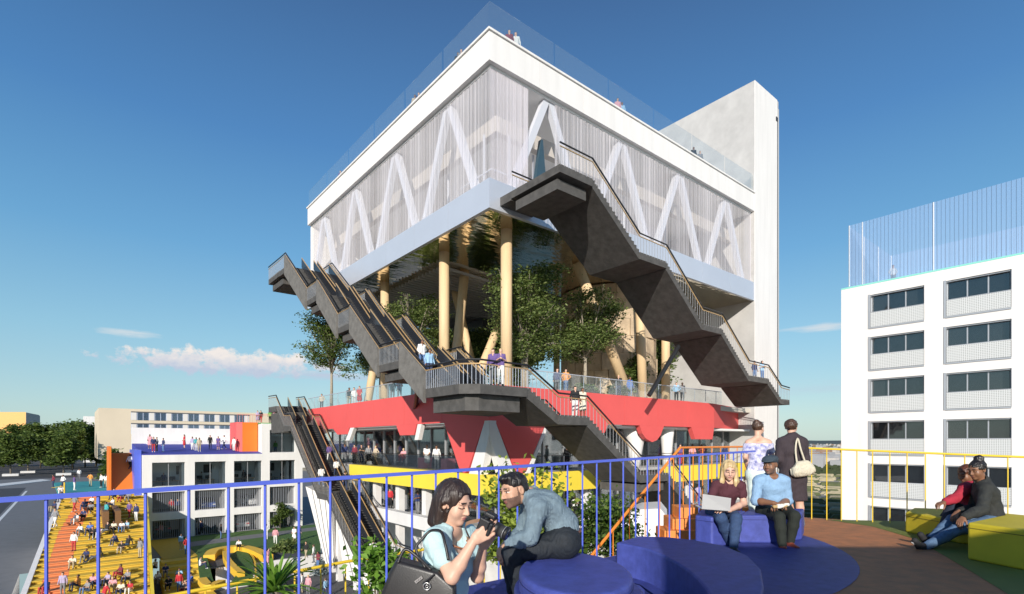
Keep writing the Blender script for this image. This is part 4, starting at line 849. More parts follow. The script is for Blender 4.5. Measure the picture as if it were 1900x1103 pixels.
# plaza plants
for u, v, z, h, R_, m, lab, n in ((525, 1060, -2, 3.2, 1.9, LEAF_D, 'dark loose shrub tree in the middle of the plaza', 3800), (520, 985, -.2, 3.6, 1.1, LEAF_A, 'young pale green tree on the lawn by the white block', 1500)):
    p = on(u, v, 2, z); tree('plaza_tree', lab, (p.x, p.y, z), h*.45, blobs_(None, h*.15, h, R_, 12, int(v)), n, .17, m, BARK, seed=int(v), r0=.06, clump=.25)
p = on(591, 1066, 2, -2); t = thing('plaza_shrub', 'silvery blue conical shrub by the foot of the white prop', 'shrub', loc=(p.x, p.y, -2))
leaf_cloud('foliage', [(0, 0, 2.0-.22*k, .18+.11*k, .18+.11*k, .3) for k in range(9)], 2600, .10, leafmat('leaf_silver', (.10, .14, .15), (.20, .26, .28), (.32, .40, .42)), t, seed=5); MB().tube([(0, 0, 0), (0, 0, 1.8)], .05, 5).build('stem', BARKD, t)
# shrubs on the ledge behind the seated man
def shrub(lab, u, vt, vb, Y, wpx, n, size, m, seed, cat='shrub'):
    p = W(u, 822, Y); zt = W(u, vt, Y).z; zl = W(u, vb, Y).z; R_ = wpx/2/992*Y; h0, h1 = zl-7.42, zt-7.42
    t = thing('ledge_shrub', lab, cat, loc=(p.x, p.y, 7.42)); mb = MB(); r = random.Random(seed); bl = blobs_(None, h0, h1, R_, 22, seed)
    for k in range(9): b = bl[k]; mb.tube([(0, 0, 0), Vector(b[:3])*.5+Vector((0, 0, .1)), b[:3]], .025, 5, r1=.006)
    mb.build('stems', BARK, t); leaf_cloud('foliage', bl, n, size, m, t, .62, .16, seed=seed, flat=.8)
shrub('bright lime leafed shrub behind the man in the denim shirt', 968, 862, 1045, 8.6, 150, 3200, .055, LEAF_L, 71)
shrub('fine leafed green shrub crossed by the orange handrail', 1122, 928, 1050, 9.4, 165, 4200, .042, leafmat('leaf_fresh', (.03, .06, .01), (.085, .15, .025), (.19, .26, .06)), 72)
shrub('small bushy plant behind the black shoulder bag', 712, 1005, 1100, 8.2, 75, 700, .06, LEAF_P, 73, 'plant')
def palm(lab, u, v, Y, n, ln, seed):
    p = W(u, v, Y); t = thing('yucca_plant', lab, 'plant', loc=(p.x, p.y, 7.42)); h = p.z-7.42; r = random.Random(seed)
    MB().tube([(0, 0, 0), (.03, 0, h)], .07, 8, r1=.05).build('stem', BARK, t)
    me = None
    for k in range(n):
        a = 2*math.pi*k/n*2.618*1.0+r.uniform(-.2, .2); e = r.uniform(.15, 1.25); l = ln*r.uniform(.75, 1.1); w = .034; mb = MB(); pts = []
        for i in range(6):
            s = i/5; dr = s*l; zz = h+dr*math.sin(e)-.55*l*s*s*math.cos(e); rr = dr*math.cos(e); ww = w*(1-s**2.2)*(.6+.8*min(1, s*3))
            c, q = math.cos(a), math.sin(a); pts.append(((rr*c-ww*q, rr*q+ww*c, zz), (rr*c, rr*q, zz-.012), (rr*c+ww*q, rr*q-ww*c, zz)))
        for i in range(5):
            A, Bq = pts[i], pts[i+1]; mb.poly([A[0], A[1], Bq[1], Bq[0]]); mb.poly([A[1], A[2], Bq[2], Bq[1]])
        mb.build('leaf', LEAF_P, t, True)
palm('spiky bright green yucca at the bottom edge behind the blue rail', 508, 1098, 8.4, 64, .85, 5)
palm('smaller spiky yucca beside the larger yucca at the bottom edge', 680, 1108, 8.6, 22, .42, 6)

# scattered far houses and hedgerows on the right-hand plain
r_ = random.Random(11); mb = MB(); mh = MB()
for k in range(900):
    u = r_.uniform(1350, 1660); Y = 170*math.exp(r_.random()*3.0); p = W(u, 822, Y); sx_, sy_, hz_ = r_.uniform(4, 14), r_.uniform(4, 9), r_.uniform(2.5, 6)
    if p.x < 56: continue
    if k % 3 == 0 and Y > 220: mb.box(p.x, p.x+sx_, p.y, p.y+sy_, 0, hz_, r_.randrange(3))
    else:
        a = r_.choice((.5, .5, 2.07)); l = r_.uniform(6, 30); dx, dy_ = math.cos(a), math.sin(a); n = int(l/2.2)
        for i in range(n):
            c = (p.x+dx*i*2.2, p.y+dy_*i*2.2); w = r_.uniform(.6, 1.3); h = r_.uniform(.6, 1.7); mh.hexa([(c[0]-w, c[1]-w, 0), (c[0]+w, c[1]-w, 0), (c[0]+w, c[1]+w, 0), (c[0]-w, c[1]+w, 0), (c[0]-w*.5, c[1]-w*.6, h), (c[0]+w*.6, c[1]-w*.4, h*.9), (c[0]+w*.5, c[1]+w*.6, h), (c[0]-w*.6, c[1]+w*.4, h*1.05)])
mb.build('far_town', [mat('far_pale_wall', (.52, .48, .44), .8), mat('far_roof', (.30, .20, .15), .8), mat('far_grey_wall', (.36, .36, .37), .8)], kind='stuff', label='far scatter of pale houses on the plain beyond the yellow railing', category='houses')
mh.build('far_hedgerows', mat('hedge_green', (.045, .06, .025), .95, var=.3, sc=.3), kind='stuff', label='broken dark hedgerows crossing the far plain', category='hedges')

mb = MB(); ax_r = D(.93, -.36); ay_r = D(.36, .93)
for k in range(60):
    o = W(1500, 822, 76+k*2.1)
    for q in range(-6, 14):
        c = o+ax_r*(q*5.2+r_.uniform(-1, 1)); 
        if c.x < 54 or r_.random() < .2: continue
        l = r_.uniform(1.8, 2.7); w = r_.uniform(.25, .5); h = r_.uniform(.3, .8); P_ = [c-ax_r*l-ay_r*w, c+ax_r*l-ay_r*w, c+ax_r*l+ay_r*w, c-ax_r*l+ay_r*w]
        mb.hexa([(a.x, a.y, 0) for a in P_]+[((a.x+c.x)/2+(a.x-c.x)*.3, (a.y+c.y)/2+(a.y-c.y)*.3, h) for a in P_], r_.randrange(2))
mb.build('field_rows', [mat('vine_green', (.10, .115, .05), .95, var=.3, sc=1), mat('dry_straw', (.38, .33, .22), .95, var=.2, sc=1)], kind='stuff', label='rows of low vines and straw on the near field beyond the terrace', category='crop rows')
# ================================================================ people: distance-field figures meshed as one surface
def V3(p): return np.array((p[0], p[1], p[2]), float)
def cap(a, b, r0, r1=None, k=.03, op='+'): return ('c', V3(a), V3(b), r0, r0 if r1 is None else r1, k, op)
def ell(c, rad, M=None, k=.02, op='+'): return ('e', V3(c), np.array(rad, float), np.eye(3) if M is None else M, 0, k, op)
def cut(p, n): return ('p', V3(p), V3(n)/np.linalg.norm(V3(n)), 0, 0, 0, 'x')
def pdist(p, X):
    if p[0] == 'c':
        a, b = p[1], p[2]; ba = b-a; L2 = max(1e-9, ba@ba); t = np.clip(((X-a)@ba)/L2, 0, 1)
        return np.linalg.norm(X-a-t[..., None]*ba, axis=-1)-(p[3]+(p[4]-p[3])*t)
    if p[0] == 'e':
        q = (X-p[1])@p[3]; k0 = np.linalg.norm(q/p[2], axis=-1); k1 = np.linalg.norm(q/p[2]**2, axis=-1)
        return k0*(k0-1)/np.maximum(k1, 1e-6)
    return (X-p[1])@p[2]
def pbox(p, m):
    if p[0] == 'c': r = max(p[3], p[4])+m; return np.minimum(p[1], p[2])-r, np.maximum(p[1], p[2])+r
    r = p[2].max()+m; return p[1]-r, p[1]+r
def field(prims, h, wr=None):
    lo = np.full(3, 1e9); hi = -lo
    for p in prims:
        if p[6] == '+': a, b = pbox(p, 2.5*h); lo = np.minimum(lo, a); hi = np.maximum(hi, b)
    n = np.ceil((hi-lo)/h).astype(int)+1; F = np.full(n, .5, np.float32)
    for p in prims:
        if p[0] == 'p': i0 = np.zeros(3, int); i1 = n
        else:
            a, b = pbox(p, p[5]+.02+2*h); i0 = np.clip(np.floor((a-lo)/h).astype(int), 0, n); i1 = np.clip(np.ceil((b-lo)/h).astype(int)+1, 0, n)
        if (i1 <= i0).any(): continue
        ax = [lo[q]+h*np.arange(i0[q], i1[q]) for q in range(3)]; X = np.stack(np.meshgrid(*ax, indexing='ij'), -1); d = pdist(p, X)
        s = tuple(slice(i0[q], i1[q]) for q in range(3)); f = F[s]; k = max(p[5], 1e-5)
        if p[6] == '+': e = np.maximum(k-np.abs(f-d), 0)/k; F[s] = np.minimum(f, d)-e*e*k*.25
        elif p[6] == '-': d = -d; e = np.maximum(k-np.abs(f-d), 0)/k; F[s] = np.maximum(f, d)+e*e*k*.25
        else: F[s] = np.maximum(f, d)
    if wr and len(wr) == 3:
        A, fr, sw = wr; ax = [lo[q]+h*np.arange(n[q]) for q in range(3)]; x, y, z = np.meshgrid(*ax, indexing='ij')
        F += (A*(np.sin(fr*(x+.45*y)+sw*z+2*np.sin(9*z+20*y))+.7*np.sin(fr*1.6*(y-.5*x)+sw*1.4*z+1))).astype(np.float32)
    elif wr:
        A, fr = wr; ax = [lo[q]+h*np.arange(n[q]) for q in range(3)]; x, y, z = np.meshgrid(*ax, indexing='ij')
        F += (A*(np.sin(fr*(x*.9+z*.7+.6*np.sin(fr*.45*y)))*np.sin(fr*.8*(y*.8-z*.5+.5*np.sin(fr*.4*x)))+.5*np.sin(fr*1.7*(x*.4+y*.5+z*.9)+2*np.sin(fr*.5*x)))).astype(np.float32)
    return F, lo
def surfnet(F, lo, h):
    n = np.array(F.shape)-1; S_ = np.zeros(tuple(n)+(3,), np.float32); C_ = np.zeros(tuple(n), np.int16); ins = F < 0; edges = []
    for ax in range(3):
        a = [slice(None)]*3; b = [slice(None)]*3; a[ax] = slice(0, -1); b[ax] = slice(1, None); fa, fb = F[tuple(a)], F[tuple(b)]
        cr = ins[tuple(a)] != ins[tuple(b)]; I = np.argwhere(cr); va, vb = fa[cr], fb[cr]; t = va/(va-vb)
        pos = I.astype(np.float32); pos[:, ax] += t; o1, o2 = [q for q in range(3) if q != ax]
        for d1 in (0, -1):
            for d2 in (0, -1):
                J = I.copy(); J[:, o1] += d1; J[:, o2] += d2; ok = ((J >= 0) & (J < n)).all(1); J = J[ok]
                np.add.at(S_, (J[:, 0], J[:, 1], J[:, 2]), pos[ok]); np.add.at(C_, (J[:, 0], J[:, 1], J[:, 2]), 1)
        edges.append((ax, I, ins[tuple(a)][cr]))
    act = C_ > 0; ids = np.full(tuple(n), -1, np.int32); ids[act] = np.arange(act.sum()); Vv = lo+h*(S_[act]/C_[act][:, None]); Q = []
    for ax, I, sg in edges:
        o1, o2 = (ax+1) % 3, (ax+2) % 3; qs = []; ok = np.ones(len(I), bool)
        for d1, d2 in ((-1, -1), (0, -1), (0, 0), (-1, 0)):
            J = I.copy(); J[:, o1] += d1; J[:, o2] += d2; o = ((J >= 0) & (J < n)).all(1); ok &= o; J = np.clip(J, 0, n-1); qs.append(ids[J[:, 0], J[:, 1], J[:, 2]])
        q = np.stack(qs, 1); q = np.where(sg[:, None], q, q[:, ::-1]); Q.append(q[ok & (q >= 0).all(1)])
    return Vv, np.concatenate(Q)
def sculpt(prims, h, wr=None):
    F, lo = field(prims, h, wr); return surfnet(F, lo, h)
def nrm(v): v = V3(v); return v/np.linalg.norm(v)
def frame(f, u=(0, 0, 1)):
    f = nrm(f); r = nrm(np.cross(f, V3(u))); return np.stack([r, f, np.cross(r, f)], 1)
def head_prims(c, M, s=1., nb=None, fem=True):
    P = lambda x, y, z: V3(c)+M@np.array((x, y, z))*s; E = lambda x, y, z, a, b, d, k=.02, op='+': ell(P(x, y, z), (a*s, b*s, d*s), M, k*s, op)
    jw = .044 if fem else .050
    o = [E(0, -.016, .034, .077, .097, .086), E(0, .026, -.022, .063, .068, .086, .03), E(0, .034, -.068, jw, .05, .042, .03), E(0, .074, -.096, .019, .017, .017, .025)]
    for x in (-1, 1): o += [E(x*.03, .084, .030, .027, .012, .010, .02), E(x*.040, .060, -.032, .025, .025, .026, .03)]
    for x in (-1, 1): o += [E(x*.032, .104, .008, .018, .016, .011, .012, '-'), E(x*.032, .081, .008, .0125, .0125, .0125, .004)]
    o += [cap(P(0, .089, .018), P(0, .112, -.026), .0075*s, .0115*s, .012*s), E(-.010, .1, -.030, .009, .011, .008, .008), E(.010, .1, -.030, .009, .011, .008, .008)]
    o += [E(0, .093, -.0545, .022, .010, .0058, .006), E(0, .091, -.066, .019, .010, .0066, .006)]
    for x in (-1, 1): o += [E(x*.078, -.012, -.004, .009, .021, .031, .008), E(x*.086, -.006, -.002, .006, .011, .018, .006, '-')]
    if nb is not None: o += [cap(P(0, -.022, -.05), nb, .05*s*(.94 if fem else 1.08), .056*s*(.95 if fem else 1.1), .03)]
    return o
def face_mats(X, c, M, s=1., closed=False, stub=False):   # material slot by place on the head: 0 skin 1 lips 2 dark 3 white 4 stubble
    q = ((X-V3(c))@M)/s; x, y, z = np.abs(q[:, 0]), q[:, 1], q[:, 2]; m = np.zeros(len(X), int)
    if stub: m[(y > .0) & (z < -.034) & (z > -.125) & (x < .07) & ~((y < .02) & (z > -.05))] = 4
    if stub: m[(y > -.002) & (y < .02) & (z < .03) & (z > -.06) & (x > .05) & (x < .074)] = 4
    m[(x < .021-.9*np.abs(z+.060)) & (y > .084) & (z < -.050) & (z > -.071)] = 1
    m[(x > .012) & (x < .050) & (y > .062) & (np.abs(z-(.035-.10*(x-.03)*(x > .035))) < .0048)] = 2
    if closed: m[(np.abs(x-.032) < .019) & (y > .066) & (np.abs(z-(.001+4*(x-.032)**2)) < .0036)] = 2
    else:
        e = (np.abs(x-.032) < .0155) & (y > .066) & (np.abs(z-.008) < (.0026 if stub else .0046)); m[e] = 3; m[e & (np.abs(x-.032) < .0082)] = 2
        m[(np.abs(x-.032) < .018) & (y > .066) & (z > .0135) & (z < .018)] = 2
    return m
def hand_prims(w, d, n, side, curl=(.5, .7, .5), sp=.08, thumb=(.6, .5, .3), s=1.):
    d = nrm(d); n = nrm(V3(n)-d*(V3(n)@d)); l = np.cross(d, n)*side; w = V3(w); o = []; L = [(.040, .026, .022), (.045, .029, .023), (.041, .027, .022), (.032, .021, .019)]
    for k in range(4):
        off = (k-1.5)*-.0205*s; kn = w+d*(.088-.006*abs(k-1.2))*s+l*off; o.append(cap(w+l*off*.55+d*.012*s, kn, .0150*s, .0115*s, .012)); p = kn; a = 0
        for j in range(3):
            a += curl[j]*(1+.10*(k-1)); q = p+(d*math.cos(a)+n*math.sin(a)+l*(-(k-1.5)*sp if j == 0 else 0))*L[k][j]*s; o.append(cap(p, q, (.0096-.0009*j)*s, (.0088-.0011*j)*s, .004)); p = q
    t0 = w+d*.022*s+l*.022*s; t1 = t0+(l*thumb[0]+d*.7+n*thumb[1])*.045*s; t2 = t1+(d*.85+n*(thumb[1]+.2)+l*thumb[2])*.032*s; t3 = t2+(d*.8+n*(thumb[1]+.4)+l*(thumb[2]-.25))*.026*s
    o += [cap(t0, t1, .0155*s, .0125*s, .012), cap(t1, t2, .0115*s, .0102*s, .004), cap(t2, t3, .0098*s, .0078*s, .004)]
    o.append(cap(w-d*.02*s, w+d*.02*s, .0215*s, .021*s, .015)); return o
def torso_prims(J, g=1., inf=0., k=.06, bust=0.):
    hl, hr, sl, sr = (V3(J[q]) for q in ('hl', 'hr', 'sl', 'sr')); pel = (hl+hr)/2; nk = V3(J['nk']); l = nrm(sr-sl); lp = nrm(hr-hl) if np.linalg.norm(hr-hl) > .01 else l
    wa = pel+(nk-pel)*.36 if 'wa' not in J else V3(J['wa']); ch = pel+(nk-pel)*.70 if 'ch' not in J else V3(J['ch']); o = []
    for s, h_, sh in ((-1, hl, sl), (1, hr, sr)):
        w_ = wa+s*(l+lp)/2*.052*g; c_ = ch+s*l*.07*g
        o += [cap(h_, w_, .102*g+inf, .088*g+inf, k), cap(w_, c_, .088*g+inf, .100*g+inf, k), cap(c_, sh-s*l*.03, .095*g+inf, .052*g+inf, k), cap(sh, nk, .05*g+inf, .05*g+inf, k)]
    f = nrm(np.cross(nk-pel, l))*-1
    if bust:
        fw_ = V3(J['fw']); 
        for s in (-1, 1): o.append(ell(ch+s*l*.068*g+fw_*.062*g-(nk-pel)*.06, (.062*g+inf,)*3, None, .05))
    return o
def limb(a, b, c, r, inf=0., k=.02, upto=2.): 
    a, b, c = V3(a), V3(b), V3(c); o = []
    if upto <= 1: return [cap(a, a+(b-a)*upto, r[0]+inf, r[0]+(r[1]-r[0])*upto+inf, k)]
    o.append(cap(a, b, r[0]+inf, r[1]+inf, k)); t = upto-1; m = b+(c-b)*min(t, .35)
    o.append(cap(b, m, r[1]+inf, r[2]+inf, k))
    if t > .35: o.append(cap(m, b+(c-b)*t, r[2]+inf, r[2]+(r[3]-r[2])*(t-.35)/.65+inf, k))
    return o
RA = (.049, .040, .041, .026); RL = (.086, .058, .056, .037)
def add_mesh(name, parent, root, groups, mats, fm=None):        # groups: list of (V, F) joined; fm(centres) -> slot
    V = []; F = []; n = 0
    for v, f in groups: V.append(v); F.append(f+n); n += len(v)
    V = np.concatenate(V)-V3(root); F = np.concatenate(F); mi = None
    if fm is not None: mi = fm((V+V3(root))[F].mean(1))
    return link(name, arr_mesh(name, V, F, mats, mi), parent)
SK_L = mat('fair_skin', (.66, .40, .29), .48, var=.05, sc=30, spec=.35); SK_M = mat('olive_skin', (.54, .31, .205), .48, var=.05, sc=30, spec=.35); SK_D = mat('brown_skin', (.24, .115, .065), .45, var=.06, sc=30, spec=.4)
LIPS = mat('rosy_lips', (.52, .20, .17), .4); LIPD = mat('brown_lips', (.27, .10, .08), .45); LASH = mat('dark_brow', (.035, .022, .018), .7); EYEW = mat('eye_white', (.72, .70, .67), .3)
STUB = mat('short_stubble', (.19, .11, .08), .7, var=.3, sc=160)
def hairm(name, c0, c1):
    return mat(name, c1, .38, var=.3, sc=26, tint=c0, bump=.5, bsc=60, stretch=(1, 1, .08), spec=.55)
HAIR_B = hairm('dark_brown_hair', (.012, .008, .007), (.05, .030, .024)); HAIR_K = hairm('black_hair', (.006, .005, .005), (.025, .019, .017)); HAIR_Y = hairm('blond_hair', (.42, .27, .11), (.78, .60, .33)); HAIR_N = hairm('brown_hair', (.03, .016, .01), (.12, .06, .035))
def cloth(name, c, v=.12, sc=14, r=.85, b=.25): return mat(name, c, r, var=v, sc=sc, bump=b, bsc=180)
def base(J, z=None): p = Vector([(a+b)/2 for a, b in zip(J['hl'], J['hr'])]); p.z = z if z is not None else p.z; return p

# ---- woman photographing
Y = 3.0; fwd = D(.80, -.60); rgt_ = D(-.60, -.80)
J = dict(nk=W(836, 984, 3.02), sr=W(806, 1002, 2.9), sl=W(868, 993, 3.17), hr=W(806, 1162, 2.96), hl=W(838, 1162, 3.12), fw=V3(fwd),
         er=W(838, 1072, 2.78), wr=W(879, 1004, 2.80), el=W(886, 1070, 3.10), wl=W(896, 1016, 2.98))
J['kr'] = V3(J['hr'])+V3((0, 0, -.42)); J['ar'] = V3(J['kr'])+V3((0, 0, -.40)); J['kl'] = V3(J['hl'])+V3((0, 0, -.42)); J['al'] = V3(J['kl'])+V3((0, 0, -.40))
zf = J['al'][2]-.07; rt = base(J, zf)
pw = thing('person', 'dark haired woman in a pale aqua T-shirt holding up a camera', 'person', loc=rt)
hc = W(844, 934, 3.0); HM = frame(D(.80, -.56, -.30), (-.0, 0, 1)); HS = .94
CAMP = W(905, 972, 2.86); cdir = nrm(D(.80, -.30, -.36)); CM = frame(cdir)
hr_ = hand_prims(J['wr'], D(.82, .05, .56), V3(CAMP)-V3(J['wr'])+V3(D(0, .3, 0)), 1, (.25, .55, .45), .03, (.25, .5, .2), .97)
hl_ = hand_prims(J['wl'], D(.42, -.20, .85), D(.3, -.5, .4), -1, (.35, .5, .4), .05, (.6, .3, .3), .95)
body = torso_prims(J, .86, 0, bust=1)+limb(J['sr'], J['er'], J['wr'], (.043, .037, .037, .024))+limb(J['sl'], J['el'], J['wl'], (.043, .037, .037, .024))+limb(J['hr'], J['kr'], J['ar'], RL)+limb(J['hl'], J['kl'], J['al'], RL)
hp_ = head_prims(hc, HM, HS, J['nk'])
add_mesh('body', pw, rt, [sculpt(body, .009), sculpt(hp_, .0038), sculpt(hr_, .0042), sculpt(hl_, .0042)], [SK_L, LIPS, LASH, EYEW, STUB], lambda X: face_mats(X, hc, HM, HS, True))
sh = torso_prims(J, .86, .012, bust=1)+limb(J['sr'], J['er'], J['wr'], (.05, .05, 0, 0), .010, upto=.52)+limb(J['sl'], J['el'], J['wl'], (.05, .05, 0, 0), .010, upto=.52)
chp = V3(J['nk'])*.72+(V3(J['hl'])+V3(J['hr']))/2*.28
sh += [ell(V3(J['nk'])+V3(D(.075, -.045, -.035)), (.072, .06, .095), frame(fwd), .01, '-'), cut(V3(J['hl'])+V3((0, 0, -.06)), (0, 0, -1)), cut(V3(J['sr'])+(V3(J['er'])-V3(J['sr']))*.47, V3(J['er'])-V3(J['sr'])) if False else ell(V3(J['nk'])+V3((0, 0, .03)), (.066, .066, .045), None, .01, '-')]
AQUA = cloth('pale_aqua_cotton', (.50, .70, .72), .10, 9); o = add_mesh('t_shirt', pw, rt, [sculpt(sh, .0075, (.0028, 52))], AQUA)
DEN = cloth('indigo_denim', (.05, .075, .14), .3, 30); add_mesh('trousers', pw, rt, [sculpt(limb(J['hr'], J['kr'], J['ar'], RL, .012)+limb(J['hl'], J['kl'], J['al'], RL, .012)+[cap(J['hl'], J['hr'], .107, k=.05)], .014)], DEN)
add_mesh('shoe', pw, rt, [sculpt([cap(V3(J['ar'])+V3((0, 0, -.03)), V3(J['ar'])+V3(fwd)*.16+V3((0, 0, -.04)), .045, .036)], .012)], BLACK); add_mesh('shoe', pw, rt, [sculpt([cap(V3(J['al'])+V3((0, 0, -.03)), V3(J['al'])+V3(fwd)*.16+V3((0, 0, -.04)), .045, .036)], .012)], BLACK)
Hh = lambda x, y, z: V3(hc)+HM@np.array((x, y, z))*HS
hair = [ell(Hh(0, -.026, .040), (.093, .108, .098), HM, .02), ell(Hh(0, -.055, -.05), (.092, .075, .105), HM, .04)]
for x in (-1, 1): hair += [cap(Hh(x*.082, -.012, .01), Hh(x*.082, -.03, -.125), .030, .036, .03), cap(Hh(x*.055, -.062, 0), Hh(x*.055, -.075, -.135), .045, .04, .03)]
hair += [ell(Hh(0, .095, -.035), (.066, .085, .105), HM, .012, '-'), ell(Hh(0, .115, .03), (.052, .07, .055), HM, .015, '-'), ell(Hh(.09, .005, -.012), (.024, .020, .03), HM, .006, '-')]
def strands(F_, h): return F_
add_mesh('hair', pw, rt, [sculpt(hair, .0055, (.0017, 120, 14))], HAIR_B)
nk = V3(J['nk']); mb = MB(); ring = [tuple(nk+V3(D(.07*math.cos(a)+.035, .07*math.sin(a)-.02, -.055-.035*max(0, math.cos(a+.6))))-V3(rt)) for a in [2*math.pi*k/20 for k in range(21)]]
mb.tube(ring, .0045, 5).build('necklace', mat('amber_cord', (.32, .12, .05), .4), pw, True)
# her camera
ck = thing('camera', 'black camera with a long zoom lens held in the woman\'s hands', 'camera', loc=CAMP)
def cbox(x0, x1, y0, y1, z0, z1):
    return MB().hexa([tuple(CM@np.array(p)) for p in ((x0, y0, z0), (x1, y0, z0), (x1, y1, z0), (x0, y1, z0), (x0, y0, z1), (x1, y0, z1), (x1, y1, z1), (x0, y1, z1))])
CB = mat('black_camera_plastic', (.016, .016, .018), .42, bump=.15, bsc=300); bevel(cbox(-.068, .068, -.03, .03, -.045, .035).build('camera_body', CB, ck), .008); bevel(cbox(-.03, .03, -.032, .034, .0355, .064).build('prism_housing', CB, ck), .01); bevel(cbox(.045, .07, .031, .05, -.045, .03).build('hand_grip', CB, ck), .008)
T_ = lambda x, y, z: tuple(CM@np.array((x, y, z)))
MB().tube([T_(-.01, .03, -.004), T_(-.01, .075, -.004)], .036, 20).build('lens_base', CB, ck, True); MB().tube([T_(-.01, .0755, -.004), T_(-.01, .104, -.004)], .0335, 20).build('zoom_ring', mat('ribbed_rubber', (.03, .03, .033), .7), ck, True); MB().tube([T_(-.01, .1045, -.004), T_(-.01, .122, -.004)], .038, 20).build('lens_front', CB, ck, True)
MB().tube([T_(-.01, .1222, -.004), T_(-.01, .123, -.004)], .03, 20).build('lens_glass', mat('lens_coating', (.02, .03, .06), .05, spec=1), ck, True); MB().tube([T_(.05, 0, .036), T_(.05, 0, .044)], .012, 14).build('mode_dial', CB, ck)
MB().tube([T_(-.01, .100, -.004), T_(-.01, .102, -.004)], .0352, 20).build('silver_ring', MET, ck, True)
st = [V3(CAMP)+CM@np.array((-.07, 0, .02)), V3(CAMP)+V3(D(-.12, .05, -.01)), V3(J['nk'])+V3(D(.11, .0, -.055)), V3(J['nk'])+V3(D(.04, .065, -.01))]
mb = MB(); pts = curve([tuple(q-V3(CAMP)) for q in st], 6)
for a, b in zip(pts, pts[1:]): mb.prism([a+Vector((0, 0, .010)), a-Vector((0, 0, .010)), a-Vector((0, 0, .010))+D(0, .003)], [b+Vector((0, 0, .010)), b-Vector((0, 0, .010)), b-Vector((0, 0, .010))+D(0, .003)])
mb.build('strap', mat('tan_strap', (.22, .12, .07), .6), ck)
# her bag
bt = W(752, 1045, 2.86); bgo = thing('handbag', 'large black leather shoulder bag with a metal plate and ring charm', 'bag', loc=bt)
gp = lambda u, v, Yy: V3(W(u, v, Yy))-V3(bt)
LEA = mat('black_leather', (.022, .020, .021), .38, bump=.06, bsc=160, spec=.5, var=.2, sc=10)
fr = [gp(734, 1040, 2.80), gp(812, 1062, 2.76), gp(846, 1092, 2.74), gp(846, 1190, 2.72), gp(700, 1190, 2.78), gp(706, 1105, 2.80), gp(722, 1062, 2.80)]
bk = [p+V3(D(-.01, .13, .0)) for p in fr]; bo = MB().prism(fr, bk).build('bag_body', LEA, bgo); bevel(bo, .022, 4)
for p in bo.data.polygons: p.use_smooth = True
MB().tube(curve([gp(790, 1055, 2.80), gp(772, 1020, 2.84), gp(784, 1000, 2.85), gp(800, 985, 2.86), gp(818, 987, 2.82), gp(826, 1010, 2.78), gp(832, 1040, 2.76)], 6), .008, 6).build('bag_strap', LEA, bgo, True)
MB().tube(curve([gp(738, 1046, 2.80), gp(752, 1020, 2.83), gp(775, 1034, 2.82), gp(800, 1058, 2.78)], 6), .009, 6).build('bag_handle', LEA, bgo, True)
SIL = mat('brushed_silver', (.65, .64, .62), .28, .9)
def plate(u, v, Yy, du, dv, m, nm, th=.004): 
    a, b, c, d = gp(u-du, v+dv*.4, Yy), gp(u+du*.6, v-dv, Yy), gp(u+du, v-dv*.4, Yy), gp(u-du*.6, v+dv, Yy); o_ = V3(D(0, -th)); MB().prism([a, b, c, d], [a+o_, b+o_, c+o_, d+o_]).build(nm, m, bgo)
plate(777, 1076, 2.762, 8, 7, SIL, 'name_plate'); 
for k in range(3): plate(773.4+3.4*k, 1079-2.6*k, 2.757, 1.0, 2.0, BLACK, 'plate_mark', .002)
c_ = gp(792, 1088, 2.75); MB().tube([tuple(c_+V3(D(.018*math.cos(a), -.004, .018*math.sin(a)))) for a in [2*math.pi*k/20 for k in range(21)]], .003, 6).build('ring_charm', SIL, bgo, True)
MB().tube([tuple(c_+V3(D(.007*math.cos(a), -.005, .007*math.sin(a)))) for a in [2*math.pi*k/12 for k in range(13)]], .002, 5).build('charm_centre', SIL, bgo, True)
MB().tube([tuple(gp(806, 1066, 2.752)), tuple(gp(784, 1083, 2.75))], .005, 6).build('closing_flap', LEA, bgo); MB().tube([tuple(gp(806, 1066, 2.75)), tuple(c_+V3((0, 0, .018)))], .0025, 5).build('charm_cord', LEA, bgo)

# ---- man in the denim shirt
J = dict(nk=W(982, 919, 4.08), sl=W(998, 944, 3.90), sr=W(984, 936, 4.26), hl=W(1046, 1008, 4.0), hr=W(1040, 1006, 4.24), wa=W(1042, 972, 4.12), ch=W(1012, 940, 4.10), fw=V3(D(-1, -.1)),
         el=W(984, 997, 3.86), wl=W(938, 1012, 3.95), er=W(968, 992, 4.34), wr=W(940, 1008, 4.16), kl=W(949, 1027, 3.92), kr=W(944, 1022, 4.22), al=W(968, 1112, 3.96), ar=W(956, 1112, 4.25))
rt = base(J, J['al'][2]-.07); pm_ = thing('person', 'bearded man in a denim shirt sitting hunched on the oval blue drum', 'person', loc=rt)
hc = W(954, 911, 4.04); HM = frame(D(-.80, -.57, -.20), V3((0, 0, 1))+V3(D(-.22, 0))); HS = 1.04
hands = hand_prims(J['wl'], D(-.45, 0, -.9), D(.5, .5, 0), 1, (.5, .6, .4), .02, (.5, .3, .2), 1.05); hands2 = hand_prims(J['wr'], D(-.5, -.2, -.8), D(.4, -.6, 0), -1, (.5, .6, .4), .02, (.5, .3, .2), 1.05)
RAm = (.054, .045, .046, .030)
body = torso_prims(J, 1.0)+limb(J['sl'], J['el'], J['wl'], RAm)+limb(J['sr'], J['er'], J['wr'], RAm)+limb(J['hl'], J['kl'], J['al'], RL)+limb(J['hr'], J['kr'], J['ar'], RL)
add_mesh('body', pm_, rt, [sculpt(body, .011), sculpt(head_prims(hc, HM, HS, J['nk'], False), .0042), sculpt(hands, .005), sculpt(hands2, .005)], [SK_M, LIPD, LASH, EYEW, STUB], lambda X: face_mats(X, hc, HM, HS, False, True))
